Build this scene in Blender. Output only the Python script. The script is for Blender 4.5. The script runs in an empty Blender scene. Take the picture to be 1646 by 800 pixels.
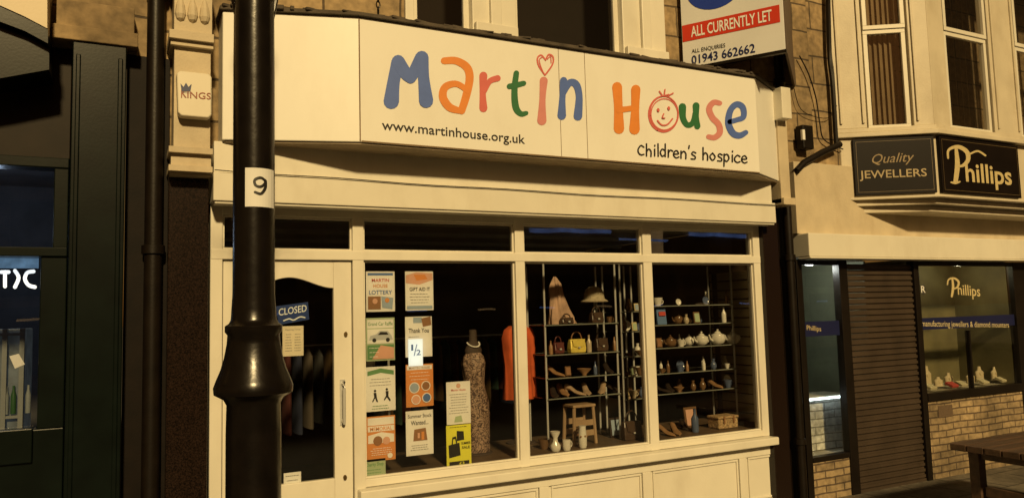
import bpy,bmesh,math,random
from mathutils import Vector,Matrix
random.seed(7)
sc=bpy.context.scene
F=1237.0
CAM=Vector((0,-5.7,1.95))
ya,pi_,ro=map(math.radians,(27.0,4.8,1.53))
fw=Vector((math.sin(ya)*math.cos(pi_),math.cos(ya)*math.cos(pi_),math.sin(pi_)))
r0=Vector((math.cos(ya),-math.sin(ya),0)); u0=r0.cross(fw)
R=r0*math.cos(ro)-u0*math.sin(ro); U=u0*math.cos(ro)+r0*math.sin(ro)
def ray(x,y): return fw+R*((x-823)/F)-U*((y-400)/F)
def PD(x,y,d): return CAM+ray(x,y)*d
class Pl:
    "vertical wall plane through two plan points; s along it, z up, o = distance out towards the street"
    def __init__(s,a,b):
        s.a=Vector((a[0],a[1],0)); b=Vector((b[0],b[1],0)); s.d=(b-s.a).normalized(); s.len=(b-s.a).length
        s.n=Vector((s.d.y,-s.d.x,0))
    def pt(s,u,z,o=0):
        v=s.a+s.d*u+s.n*o; v.z=z; return v
    def px(s,x,y,o=0):
        p=s.a+s.n*o; r=ray(x,y); t=(p-CAM).dot(s.n)/r.dot(s.n); return CAM+r*t
    def sz(s,x,y,o=0):
        P=s.px(x,y,o); return ((P-s.a).dot(s.d),P.z)
FR=Pl((0,0),(1,0))
S=FR.sz
# ------------------------------------------------------------------ materials
MATS={}
def newmat(name):
    m=bpy.data.materials.new(name); m.use_nodes=True; nt=m.node_tree; nt.nodes.clear(); return m,nt
def mat(name,col,rough=.6,var=.12,scale=5,bump=0.0,metal=0,stretch=(1,1,1),emit=0,dirt=0,spec=.5,fine=60):
    if name in MATS: return MATS[name]
    m,nt=newmat(name); N=nt.nodes; L=nt.links
    out=N.new('ShaderNodeOutputMaterial'); b=N.new('ShaderNodeBsdfPrincipled')
    L.new(b.outputs[0],out.inputs[0])
    b.inputs['Roughness'].default_value=rough; b.inputs['Metallic'].default_value=metal
    b.inputs['Specular IOR Level'].default_value=spec
    tc=N.new('ShaderNodeTexCoord'); mp=N.new('ShaderNodeMapping'); mp.inputs['Scale'].default_value=stretch
    L.new(tc.outputs['Object'],mp.inputs[0])
    n1=N.new('ShaderNodeTexNoise'); n1.inputs['Scale'].default_value=scale; n1.inputs['Detail'].default_value=6
    L.new(mp.outputs[0],n1.inputs['Vector'])
    mr=N.new('ShaderNodeMapRange'); mr.inputs[1].default_value=.3; mr.inputs[2].default_value=.7
    mr.inputs[3].default_value=1-var; mr.inputs[4].default_value=1+var*.4
    L.new(n1.outputs[0],mr.inputs[0])
    vm=N.new('ShaderNodeVectorMath'); vm.operation='SCALE'; vm.inputs[0].default_value=col[:3]
    L.new(mr.outputs[0],vm.inputs['Scale'])
    last=vm.outputs[0]
    if dirt>0:
        mp2=N.new('ShaderNodeMapping'); mp2.inputs['Scale'].default_value=(2.2,2.2,.9)
        L.new(tc.outputs['Object'],mp2.inputs[0])
        n2=N.new('ShaderNodeTexNoise'); n2.inputs['Scale'].default_value=1.6; n2.inputs['Detail'].default_value=9; n2.inputs['Roughness'].default_value=.65
        L.new(mp2.outputs[0],n2.inputs['Vector'])
        m2=N.new('ShaderNodeMapRange'); m2.inputs[1].default_value=.5; m2.inputs[2].default_value=.75; m2.inputs[3].default_value=0; m2.inputs[4].default_value=dirt
        L.new(n2.outputs[0],m2.inputs[0])
        mx=N.new('ShaderNodeMixRGB'); mx.inputs[2].default_value=(col[0]*.45,col[1]*.36,col[2]*.25,1)
        L.new(m2.outputs[0],mx.inputs[0]); L.new(last,mx.inputs[1]); last=mx.outputs[0]
    L.new(last,b.inputs['Base Color'])
    if bump>0:
        n3=N.new('ShaderNodeTexNoise'); n3.inputs['Scale'].default_value=fine; n3.inputs['Detail'].default_value=4
        L.new(mp.outputs[0],n3.inputs['Vector'])
        bp=N.new('ShaderNodeBump'); bp.inputs['Strength'].default_value=bump; bp.inputs['Distance'].default_value=.01
        L.new(n3.outputs[0],bp.inputs['Height']); L.new(bp.outputs[0],b.inputs['Normal'])
    if emit>0:
        L.new(last,b.inputs['Emission Color']); b.inputs['Emission Strength'].default_value=emit
    MATS[name]=m; return m
def brickmat(name,c1,c2,mortar,bw,bh,ms=.012,rough=.85,bump=.6):
    m,nt=newmat(name); N=nt.nodes; L=nt.links
    out=N.new('ShaderNodeOutputMaterial'); b=N.new('ShaderNodeBsdfPrincipled'); L.new(b.outputs[0],out.inputs[0])
    b.inputs['Roughness'].default_value=rough
    tc=N.new('ShaderNodeTexCoord'); sp=N.new('ShaderNodeSeparateXYZ'); L.new(tc.outputs['Object'],sp.inputs[0])
    ad=N.new('ShaderNodeMath'); L.new(sp.outputs[0],ad.inputs[0]); L.new(sp.outputs[1],ad.inputs[1])
    cb=N.new('ShaderNodeCombineXYZ'); L.new(ad.outputs[0],cb.inputs[0]); L.new(sp.outputs[2],cb.inputs[1])
    nz=N.new('ShaderNodeTexNoise'); nz.inputs['Scale'].default_value=3; L.new(tc.outputs['Object'],nz.inputs['Vector'])
    vs=N.new('ShaderNodeVectorMath'); vs.operation='SCALE'; vs.inputs['Scale'].default_value=.03; L.new(nz.outputs['Color'],vs.inputs[0])
    va=N.new('ShaderNodeVectorMath'); L.new(cb.outputs[0],va.inputs[0]); L.new(vs.outputs[0],va.inputs[1])
    bt=N.new('ShaderNodeTexBrick'); bt.inputs['Scale'].default_value=1; bt.inputs['Brick Width'].default_value=bw
    bt.inputs['Row Height'].default_value=bh; bt.inputs['Mortar Size'].default_value=ms; bt.inputs['Mortar Smooth'].default_value=.3
    bt.inputs['Color1'].default_value=(*c1,1); bt.inputs['Color2'].default_value=(*c2,1); bt.inputs['Mortar'].default_value=(*mortar,1)
    L.new(va.outputs[0],bt.inputs['Vector'])
    n=N.new('ShaderNodeTexNoise'); n.inputs['Scale'].default_value=14; n.inputs['Detail'].default_value=8; L.new(tc.outputs['Object'],n.inputs['Vector'])
    mr=N.new('ShaderNodeMapRange'); mr.inputs[1].default_value=.3; mr.inputs[2].default_value=.7; mr.inputs[3].default_value=.6; mr.inputs[4].default_value=1.15
    L.new(n.outputs[0],mr.inputs[0])
    n4=N.new('ShaderNodeTexNoise'); n4.inputs['Scale'].default_value=1.7; n4.inputs['Detail'].default_value=4; L.new(tc.outputs['Object'],n4.inputs['Vector'])
    m4=N.new('ShaderNodeMapRange'); m4.inputs[1].default_value=.35; m4.inputs[2].default_value=.65; m4.inputs[3].default_value=.55; m4.inputs[4].default_value=1.1
    L.new(n4.outputs[0],m4.inputs[0])
    mm_=N.new('ShaderNodeMath'); mm_.operation='MULTIPLY'; L.new(mr.outputs[0],mm_.inputs[0]); L.new(m4.outputs[0],mm_.inputs[1])
    vm=N.new('ShaderNodeVectorMath'); vm.operation='SCALE'; L.new(bt.outputs[0],vm.inputs[0]); L.new(mm_.outputs[0],vm.inputs['Scale'])
    L.new(vm.outputs[0],b.inputs['Base Color'])
    sb=N.new('ShaderNodeMath'); sb.operation='SUBTRACT'; L.new(n.outputs[0],sb.inputs[0]); L.new(bt.outputs['Fac'],sb.inputs[1])
    bp=N.new('ShaderNodeBump'); bp.inputs['Strength'].default_value=bump; bp.inputs['Distance'].default_value=.015
    L.new(sb.outputs[0],bp.inputs['Height']); L.new(bp.outputs[0],b.inputs['Normal'])
    MATS[name]=m; return m
def glassmat(name,tint=.72,extra=.03):
    m,nt=newmat(name); N=nt.nodes; L=nt.links
    out=N.new('ShaderNodeOutputMaterial'); tr=N.new('ShaderNodeBsdfTransparent'); tr.inputs[0].default_value=(tint,tint,tint*.97,1)
    gl=N.new('ShaderNodeBsdfGlossy'); gl.inputs['Roughness'].default_value=.01; gl.inputs[0].default_value=(1,1,1,1)
    fr=N.new('ShaderNodeFresnel'); fr.inputs[0].default_value=1.5
    tc=N.new('ShaderNodeTexCoord'); nz=N.new('ShaderNodeTexNoise'); nz.inputs['Scale'].default_value=1.3
    L.new(tc.outputs['Object'],nz.inputs['Vector'])
    bp=N.new('ShaderNodeBump'); bp.inputs['Strength'].default_value=.05; bp.inputs['Distance'].default_value=.02
    L.new(nz.outputs[0],bp.inputs['Height']); L.new(bp.outputs[0],gl.inputs['Normal'])
    ad=N.new('ShaderNodeMath'); ad.inputs[1].default_value=extra; L.new(fr.outputs[0],ad.inputs[0])
    mx=N.new('ShaderNodeMixShader'); L.new(ad.outputs[0],mx.inputs[0]); L.new(tr.outputs[0],mx.inputs[1]); L.new(gl.outputs[0],mx.inputs[2])
    L.new(mx.outputs[0],out.inputs[0]); MATS[name]=m; return m
white=mat('white_paint',(.70,.66,.56),.42,.06,3,.05,dirt=.20)
signw=mat('sign_face_paint',(.80,.78,.72),.4,.04,1.5,.02,dirt=.10)
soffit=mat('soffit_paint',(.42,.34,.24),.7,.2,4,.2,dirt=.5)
lead=mat('weathered_capping',(.09,.07,.05),.85,.5,8,.6)
cream=mat('cream_masonry_paint',(.56,.47,.33),.7,.15,4,.25,dirt=.35)
creamf=mat('cream_fascia_paint',(.62,.52,.36),.5,.06,4,.05)
stone=brickmat('sandstone_blocks',(.42,.30,.16),(.31,.215,.11),(.10,.07,.04),.62,.30,.010)
stoneslip=brickmat('stone_slips',(.40,.29,.16),(.28,.20,.11),(.12,.08,.05),.26,.075,.008,bump=1.0)
paleslip=brickmat('pale_stone_slips',(.70,.70,.64),(.58,.58,.52),(.3,.3,.26),.30,.085,.007,bump=1.0)
granite=mat('polished_dark_granite',(.018,.010,.007),.22,.95,120,.0,spec=.35)
dgreen=mat('dark_green_gloss_paint',(.0035,.0065,.005),.28,.4,5,.02,spec=.22)
dbrown=mat('dark_brown_paint',(.008,.005,.003),.4,.4,5,.03,spec=.15)
blackp=mat('black_gloss_cast_iron',(.007,.005,.004),.26,.4,9,.12,fine=22,spec=.35)
pipe_m=mat('painted_pipe_black',(.009,.006,.004),.4,.4,8,.08,spec=.25)
glass=glassmat('shop_window_glass',.86,.03)
glass2=glassmat('upper_window_glass',.72,.04)
chrome=mat('satin_chrome',(.62,.62,.60),.32,.05,5,0,metal=.35)
black=mat('black_ink',(.015,.013,.012),.5,.1)
gold=mat('gold_leaf_lettering',(.58,.47,.24),.4,.15,30,0)
blk=mat('black_signboard',(.008,.005,.004),.45,.3,4,.02,spec=.15)
blue=mat('blue_paint',(.085,.15,.46),.45,.08,12)
orange=mat('orange_paint',(.72,.24,.045),.45,.08,12)
pinkred=mat('pink_red_paint',(.62,.14,.12),.45,.08,12)
green=mat('green_paint',(.03,.15,.055),.45,.08,12)
pink=mat('pink_paint',(.62,.24,.22),.45,.08,12)
paper=mat('white_paper',(.76,.75,.73),.7,.05,8)
room_w=mat('shop_interior_wall',(.20,.13,.075),.9,.3,2)
room_c=mat('shop_ceiling',(.36,.34,.33),.9,.2,2)
room_f=mat('shop_carpet',(.07,.05,.035),.95,.3,20)
# ------------------------------------------------------------------ mesh helpers
class B:
    def __init__(s): s.b=bmesh.new()
    def face(s,vs):
        try: return s.b.faces.new([s.b.verts.new(v) for v in vs])
        except Exception: pass
    def hexa(s,v):
        v=[s.b.verts.new(p) for p in v]
        for f in ((0,1,2,3),(7,6,5,4),(0,4,5,1),(1,5,6,2),(2,6,7,3),(3,7,4,0)): s.b.faces.new([v[i] for i in f])
        return s
    def aab(s,x0,x1,y0,y1,z0,z1):
        return s.hexa([(x0,y0,z0),(x1,y0,z0),(x1,y1,z0),(x0,y1,z0),(x0,y0,z1),(x1,y0,z1),(x1,y1,z1),(x0,y1,z1)])
    def box(s,pl,s0,s1,z0,z1,o0,o1):
        s0,s1=sorted((s0,s1)); z0,z1=sorted((z0,z1)); o0,o1=sorted((o0,o1))
        s.hexa([pl.pt(s0,z0,o0),pl.pt(s1,z0,o0),pl.pt(s1,z1,o0),pl.pt(s0,z1,o0),pl.pt(s0,z0,o1),pl.pt(s1,z0,o1),pl.pt(s1,z1,o1),pl.pt(s0,z1,o1)])
        return s
    def pbox(s,pl,x0,y0,x1,y1,o0,o1):
        a=pl.sz(x0,y0,o1); b=pl.sz(x1,y1,o1); return s.box(pl,a[0],b[0],a[1],b[1],o0,o1)
    def rawbox(s,c,d,rz=0,rx=0):
        m=Matrix.Translation(c)@Matrix.Rotation(rz,4,'Z')@Matrix.Rotation(rx,4,'X')
        h=Vector(d)/2
        q=[(-1,-1,-1),(1,-1,-1),(1,1,-1),(-1,1,-1),(-1,-1,1),(1,-1,1),(1,1,1),(-1,1,1)]
        s.hexa([m@Vector((a*h.x,b*h.y,c2*h.z)) for a,b,c2 in q]); return s
    def prism(s,pl,pts,z0,z1):
        a=[s.b.verts.new(pl.pt(p[0],z0,p[1])) for p in pts]; c=[s.b.verts.new(pl.pt(p[0],z1,p[1])) for p in pts]
        n=len(pts); s.b.faces.new(a[::-1]); s.b.faces.new(c)
        for i in range(n): s.b.faces.new([a[i],a[(i+1)%n],c[(i+1)%n],c[i]])
        return s
    def extr(s,pl,pts,o0,o1):
        a=[s.b.verts.new(pl.pt(p[0],p[1],o0)) for p in pts]; c=[s.b.verts.new(pl.pt(p[0],p[1],o1)) for p in pts]
        n=len(pts); s.b.faces.new(a[::-1]); s.b.faces.new(c)
        for i in range(n): s.b.faces.new([a[i],a[(i+1)%n],c[(i+1)%n],c[i]])
        return s
    def loft(s,rings,cap=True):
        vs=[[s.b.verts.new(p) for p in r] for r in rings]
        for a,c in zip(vs,vs[1:]):
            n=len(a)
            for i in range(n): s.b.faces.new([a[i],a[(i+1)%n],c[(i+1)%n],c[i]])
        if cap:
            s.b.faces.new(vs[0][::-1]); s.b.faces.new(vs[-1])
        return s
    def lathe(s,prof,c,seg=24,sx=1,sy=1):
        c=Vector(c)
        return s.loft([[c+Vector((math.cos(6.28318*i/seg)*r*sx,math.sin(6.28318*i/seg)*r*sy,z)) for i in range(seg)] for r,z in prof])
    def secs(s,c,L,seg=20):
        c=Vector(c)
        return s.loft([[c+Vector((dx+math.cos(6.28318*i/seg)*rx,math.sin(6.28318*i/seg)*ry,z)) for i in range(seg)] for dx,z,rx,ry in L])
    def tube(s,pts,r,seg=8):
        pts=[Vector(p) for p in pts]; rs=[]
        for i,p in enumerate(pts):
            t=(pts[min(i+1,len(pts)-1)]-pts[max(i-1,0)]).normalized()
            a=t.cross(Vector((.12,.3,1))) 
            if a.length<.1: a=t.cross(Vector((1,0,0)))
            a.normalize(); c=t.cross(a); rr=r[i] if isinstance(r,(list,tuple)) else r
            rs.append([p+a*math.cos(6.28318*k/seg)*rr+c*math.sin(6.28318*k/seg)*rr for k in range(seg)])
        return s.loft(rs)
    def quad(s,pl,x0,y0,x1,y1,o):
        a=pl.sz(x0,y0,o); b=pl.sz(x1,y1,o); return s.rect(pl,a[0],b[0],b[1],a[1],o)
    def rect(s,pl,s0,s1,z0,z1,o):
        s.face([pl.pt(s0,z0,o),pl.pt(s1,z0,o),pl.pt(s1,z1,o),pl.pt(s0,z1,o)]); return s
    def disc(s,pl,u,z,r,o,n=20,ry=None):
        s.face([pl.pt(u+math.cos(6.28318*i/n)*r,z+math.sin(6.28318*i/n)*(ry or r),o) for i in range(n)]); return s
    def ribbon(s,pts,pr,o,smooth=6):
        if smooth and len(pts)>2: pts=cr(pts,smooth)
        n=len(pts); Ls=[];Rs=[]
        for i,p in enumerate(pts):
            a=pts[max(i-1,0)]; c=pts[min(i+1,n-1)]
            tx,ty=c[0]-a[0],c[1]-a[1]; l=math.hypot(tx,ty) or 1; tx/=l;ty/=l; w=p[2]/2
            Ls.append((p[0]-ty*w,p[1]+tx*w)); Rs.append((p[0]+ty*w,p[1]-tx*w))
            if i==0: t0=(tx,ty)
            t1=(tx,ty)
        V=lambda q:s.b.verts.new(pr(q[0],q[1],o))
        Lv=[V(q) for q in Ls]; Rv=[V(q) for q in Rs]
        for i in range(n-1):
            try: s.b.faces.new([Lv[i],Lv[i+1],Rv[i+1],Rv[i]])
            except Exception: pass
        for (p,t,l,r) in ((pts[0],(-t0[0],-t0[1]),Lv[0],Rv[0]),(pts[-1],t1,Rv[-1],Lv[-1])):
            w=p[2]/2; a0=math.atan2(t[1],t[0]); vs=[]
            for k in range(1,6):
                a=a0+math.pi/2-math.pi*k/6; vs.append(V((p[0]+math.cos(a)*w,p[1]+math.sin(a)*w)))
            try: s.b.faces.new(([l]+vs[::-1]+[r]) if (vs[-1].co-l.co).length<(vs[0].co-l.co).length else ([l]+vs+[r]))
            except Exception: pass
        return s
def cr(P,n):
    out=[]; m=len(P)
    for i in range(m-1):
        p0,p1,p2,p3=P[max(i-1,0)],P[i],P[i+1],P[min(i+2,m-1)]
        for k in range(n):
            t=k/n; out.append(tuple(.5*((2*b)+(-a+c)*t+(2*a-5*b+4*c-d)*t*t+(-a+3*b-3*c+d)*t**3) for a,b,c,d in zip(p0,p1,p2,p3)))
    out.append(tuple(P[-1])); return out
WL={}
def thing(name,label,cat,loc=(0,0,0),group=None,kind=None):
    o=bpy.data.objects.new(name,None); sc.collection.objects.link(o); o.location=loc; o.empty_display_size=.2
    WL[o.name]=Vector(loc); o['label']=label; o['category']=cat
    if group:o['group']=group
    if kind:o['kind']=kind
    return o
def mk(name,b,m,parent=None,bevel=0,smooth=False,label=None,cat=None,group=None,kind=None,flip=True):
    bm=b.b if isinstance(b,B) else b
    if flip: bmesh.ops.recalc_face_normals(bm,faces=bm.faces)
    vs=[v.co for v in bm.verts]
    lo=[min(v[i] for v in vs) for i in range(3)]; hi=[max(v[i] for v in vs) for i in range(3)]
    og=Vector(((lo[0]+hi[0])/2,(lo[1]+hi[1])/2,lo[2]))
    bmesh.ops.translate(bm,verts=bm.verts,vec=-og)
    if smooth:
        for f in bm.faces: f.smooth=True
    me=bpy.data.meshes.new(name); bm.to_mesh(me); bm.free(); me.materials.append(m)
    o=bpy.data.objects.new(name,me); sc.collection.objects.link(o)
    pw=WL[parent.name] if parent else Vector((0,0,0))
    o.location=og-pw; WL[o.name]=og
    if parent: o.parent=parent
    if smooth and len(me.polygons)<20000:
        md=o.modifiers.new('es','EDGE_SPLIT'); md.split_angle=math.radians(45)
    if bevel:
        md=o.modifiers.new('bv','BEVEL'); md.width=bevel; md.segments=2; md.limit_method='ANGLE'
    if label:o['label']=label
    if cat:o['category']=cat
    if group:o['group']=group
    if kind:o['kind']=kind
    return o
def text(name,s,pl,p0,p1,h,m,parent,o=.003,bold=0,shear=0,world=None):
    "lettering: baseline from p0 to p1 (both on the plane), cap height h"
    cu=bpy.data.curves.new('t','FONT'); cu.body=s; cu.offset=bold; cu.shear=shear; cu.resolution_u=3
    t=bpy.data.objects.new('t',cu); sc.collection.objects.link(t)
    dg=bpy.context.evaluated_depsgraph_get(); me=bpy.data.meshes.new_from_object(t.evaluated_get(dg))
    bpy.data.objects.remove(t); bpy.data.curves.remove(cu)
    xs=[v.co.x for v in me.vertices]
    if not xs: return
    x0,x1=min(xs),max(xs)
    if world: A,Bq,hz=world
    else:
        A=pl.px(p0[0],p0[1],o); Bq=pl.px(p1[0],p1[1],o); hz=A.z-pl.px(p0[0],p0[1]-h,o).z; hz=abs(hz)
    d=Bq-A
    bm=bmesh.new(); bm.from_mesh(me); bpy.data.meshes.remove(me)
    for v in bm.verts:
        x,y=v.co.x,v.co.y
        v.co=A+d*((x-x0)/(x1-x0))+Vector((0,0,y*hz/.70))
    return mk(name,bm,m,parent,flip=False)
# ------------------------------------------------------------------ camera, world, light
cam=bpy.data.cameras.new('camera'); co=bpy.data.objects.new('camera',cam); sc.collection.objects.link(co); sc.camera=co
mm=Matrix.Identity(4)
for i in range(3): mm[i][0]=R[i]; mm[i][1]=U[i]; mm[i][2]=-fw[i]; mm[i][3]=CAM[i]
co.matrix_world=mm; cam.sensor_width=36; cam.lens=36*F/1646; cam.clip_end=1500; cam.clip_start=.05
SUN_EL=math.radians(30); AZ=math.radians(8.5)
w=bpy.data.worlds.new('World'); sc.world=w; w.use_nodes=True; nt=w.node_tree
bg=nt.nodes['Background']; sky=nt.nodes.new('ShaderNodeTexSky'); sky.sky_type='NISHITA'; sky.sun_disc=False
sky.sun_elevation=SUN_EL; sky.sun_rotation=math.radians(180)+AZ
mul=nt.nodes.new('ShaderNodeMixRGB'); mul.blend_type='MULTIPLY'; mul.inputs[0].default_value=1; mul.inputs[2].default_value=(1,.42,.11,1)
nt.links.new(sky.outputs[0],mul.inputs[1]); nt.links.new(mul.outputs[0],bg.inputs[0]); bg.inputs[1].default_value=.026
sl=bpy.data.lights.new('sun','SUN'); sl.energy=3.75; sl.angle=math.radians(4); sl.color=(1,.735,.34)
so=bpy.data.objects.new('sun',sl); sc.collection.objects.link(so)
ld=Vector((math.sin(AZ)*math.cos(SUN_EL),math.cos(AZ)*math.cos(SUN_EL),-math.sin(SUN_EL)))
so.rotation_euler=ld.to_track_quat('-Z','Y').to_euler(); so.location=(0,-10,12)
sc.view_settings.view_transform='Standard'; sc.view_settings.look='None'; sc.view_settings.exposure=0
# ------------------------------------------------------------------ ground
asph=mat('asphalt',(.05,.047,.043),.85,.4,20,.6)
pave=brickmat('paving_flags',(.16,.135,.10),(.12,.10,.075),(.05,.04,.03),.6,.45,.010)
def flatbrick(m):
    nt=m.node_tree
    for n in nt.nodes:
        if n.type=='COMBXYZ':
            for l in list(nt.links):
                if l.to_node==n: nt.links.remove(l)
            sp=[k for k in nt.nodes if k.type=='SEPXYZ'][0]
            nt.links.new(sp.outputs[0],n.inputs[0]); nt.links.new(sp.outputs[1],n.inputs[1])
flatbrick(pave)
b=B(); b.face([(-600,-600,-.13),(600,-600,-.13),(600,600,-.13),(-600,600,-.13)]); mk('ground',b,asph,kind='structure')
b=B(); b.face([(-60,-14,-.122),(60,-14,-.122),(60,-2.9,-.122),(-60,-2.9,-.122)]); mk('road',b,asph,kind='structure')
b=B(); b.aab(-60,60,-2.75,6,-.12,0); mk('pavement',b,pave,kind='structure')
b=B(); b.aab(-60,60,-2.9,-2.752,-.12,.002); mk('kerb',b,mat('kerb_stone',(.3,.27,.22),.8,.2,10,.3),kind='structure',bevel=.01)
b=B(); b.aab(-60,60,-20,-14,-.118,0); mk('pavement',b,pave,kind='structure')
# ------------------------------------------------------------------ charity shop building
shop=thing('charity_shop','stone fronted charity shop with white painted timber shopfront','shop',(3,0,0))
zt=S(585,353)[1]; zb1=S(585,404)[1]; zb2=S(587,419)[1]; zg=S(587,768)[1]; zh=S(585,337)[1]
X=lambda px,py=580,o=0:S(px,py,o)[0]
xJ0,xJ1,xD0,xD1=X(336),X(356),X(566),X(584)
xm=[(X(829),X(844)),(X(1036),X(1050)),(X(1215),X(1236))]
fr=B()
for a,c in [(xJ0,xJ1),(xD0,xD1)]: fr.box(FR,a,c,0,zh+.02,-.06,.045)
for a,c in xm: fr.box(FR,a,c,zg-.06,zh+.02,-.06,.045)
fr.box(FR,xJ0,xm[2][1],zt,zh+.018,-.055,.041)
fr.box(FR,xJ0+.003,xm[2][1]-.003,zb2,zb1,-.055,.049)
fr.box(FR,xD0+.01,xm[2][1]-.003,zg-.058,zg,-.055,.041)
mk('shopfront_frame',fr,white,shop,bevel=.006)
SBz=S(578,228,.5)[1]; STz=S(578,28,.5)[1]
hd=B(); xL=X(343,300,.25); xR=X(1247,340,.25)
zf0=S(345,322,.25)[1]; zf1=S(345,276,.25)[1]
hd.box(FR,xL+.02,xR-.03,zh+.022,zf0-.002,.0,.12)
hd.box(FR,xL,xR,zf0,zf1,-.06,.25)
hd.box(FR,xL+.005,xR-.005,zf1+.002,SBz-.004,-.06,.215)
hd.box(FR,xL+.01,xR-.01,zf0-.018,zf0-.003,.122,.235)
mk('blind_box',hd,white,shop,bevel=.006)
sb=B(); sb.box(FR,X(577,700,.1),X(1250,700,.12),zg-.06-.075,zg-.062,-.05,.14)
mk('sill',sb,white,shop,bevel=.01)
rs=B(); rz=zg-.137
rs.box(FR,xD1-.08,xm[2][1],0.0,rz,-.05,.02)
pe=[X(583,780),X(870,760),X(1035,760),X(1190,760),xm[2][1]]
for i,e in enumerate(pe): rs.box(FR,e-(.0 if i==0 else .045),e+(.07 if i==0 else (.045 if i<4 else -.001)),.0,rz-.1,.02,.046)
rs.box(FR,pe[0],pe[-1],rz-.1,rz-.001,.02,.043); rs.box(FR,pe[0],pe[-1],0.001,.12,.02,.043)
for a,c in zip(pe,pe[1:]):
    a+=.075;c-=.05; z0,z1=.125,rz-.105
    for q in ((a,c,z1-.02,z1),(a,c,z0,z0+.02),(a,a+.02,z0+.02,z1-.02),(c-.02,c,z0+.02,z1-.02)): rs.box(FR,q[0],q[1],q[2],q[3],.02,.034)
mk('stall_riser',rs,white,shop,bevel=.004)
def window(name,s0,s1,z0,z1,o=0,pl=FR,bw=.014,m=white,g=glass,parent=shop,label=None,depth=.02):
    b=B()
    b.box(pl,s0,s1,z1-bw,z1-.0005,o-.01,o+depth); b.box(pl,s0,s1,z0+.0005,z0+bw,o-.01,o+depth)
    b.box(pl,s0+.0005,s0+bw,z0+bw,z1-bw,o-.01,o+depth); b.box(pl,s1-bw,s1-.0005,z0+bw,z1-bw,o-.01,o+depth)
    w=mk(name,b,m,parent,bevel=.003,label=label)
    p=B(); p.rect(pl,s0+.004,s1-.004,z0+.004,z1-.004,o); mk('pane',p,g,w)
    return w
cols=[(xD1,xm[0][0]),(xm[0][1],xm[1][0]),(xm[1][1],xm[2][0])]
for a,c in cols:
    window('window',a,c,zg,zb2); window('top_light',a,c,zb1,zt)
window('top_light',xJ1,xD0,zb1,zt)
# door
dz1=zb2-.004; d0,d1=xJ1+.006,xD0-.006; o=.0
gl0=d0+(d1-X(536)); gl1=X(536); gb=S(500,772)[1]; gsh=S(536,463)[1]; gpk=S(470,446)[1]
db=B()
db.box(FR,d0,gl0,.02,dz1,-.03,.02); db.box(FR,gl1,d1,.02,dz1,-.03,.02); db.box(FR,gl0,gl1,.02,gb,-.029,.019)
arch=[]
for i in range(25):
    t=i/24; u=abs(2*t-1); k=(1-u); zz=gsh+(gpk-gsh)*(k*k*(3-2*k)); arch.append((gl0+(gl1-gl0)*t,zz))
arch=arch+[(gl1,dz1),(gl0,dz1)]
db.extr(FR,arch,-.029,.019)
door=mk('door',db,white,shop,bevel=.004,label='white panelled door with arched glass')
p=B(); p.rect(FR,gl0-.01,gl1+.01,gb-.01,gpk+.02,-.005); mk('pane',p,glass,door)
def q3(px,py,o): return FR.px(px,py,o)
h=B(); a=q3(553,612,.07); c=q3(553,682,.07)
h.tube([Vector((a.x,0-.02,a.z-.03)),Vector((a.x,-.065,a.z-.01)),Vector((a.x,-.07,a.z-.05)),Vector((a.x,-.07,c.z+.05)),Vector((a.x,-.065,c.z+.01)),Vector((a.x,-.02,c.z+.03))],.012,10)
h.box(FR,a.x-.02,a.x+.02,c.z-.01,a.z+.01,.02,.026)
mk('handle',h,chrome,door,smooth=True)
for yy in (537,767):
    l=B(); u,z=S(556 if yy<600 else 555,yy,.03); l.extr(FR,[(u+math.cos(k*.628)*.014,z+math.sin(k*.628)*.02) for k in range(10)],.02,.028); mk('lock',l,mat('dull_brass',(.25,.17,.07),.4,.2,metal=1),door)
# interior
ZC=zt+.12
xa,xb=xJ0,X(1262,580)
rm=B(); rm.aab(xa,xb,.07,5,0,.02); mk('shop_floor',rm,room_f,shop)
rm=B(); rm.aab(xa,xb,4.9,5,.021,ZC-.01); rm.aab(xa-.1,xa,.07,4.89,.021,ZC); rm.aab(xb,xb+.1,.07,4.89,.021,ZC)
mk('interior_wall',rm,room_w,shop)
rm=B(); rm.aab(xa,xb,.07,5,ZC+.002,ZC+.1)
mk('ceiling',rm,room_c,shop)
rm=B()
for yy in (.9,1.8,2.7,3.6): rm.aab(xa+.02,xb-.02,yy,yy+.06,ZC-.04,ZC)
mk('ceiling_beam',rm,mat('beam_paint',(.42,.42,.42),.7,.1),shop)
sw=B(); slat=mat('slatwall_panel',(.46,.36,.22),.6,.15,3)
xs1=base_x=X(1150,560,-.98)
k=.75
while k<zb2-.05:
    sw.aab(xb-.03,xb-.002,.12,.90,k,k+.085); sw.aab(xs1,xb-.035,.985,1.01,k,k+.085); k+=.1
mk('slatwall',sw,slat,shop)
sw=B(); sw.aab(xs1,xb-.035,1.012,1.03,.70,zb2); mk('slatwall_backing',sw,mat('slat_groove',(.10,.07,.04),.8,.2),shop)
pf=B(); zp=zg+.0
pf.aab(xD1+.02,xb-.05,.075,.95,.1,zp)
mk('display_platform',pf,mat('platform_brown',(.13,.085,.05),.5,.3,6),shop,bevel=.005)
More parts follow.
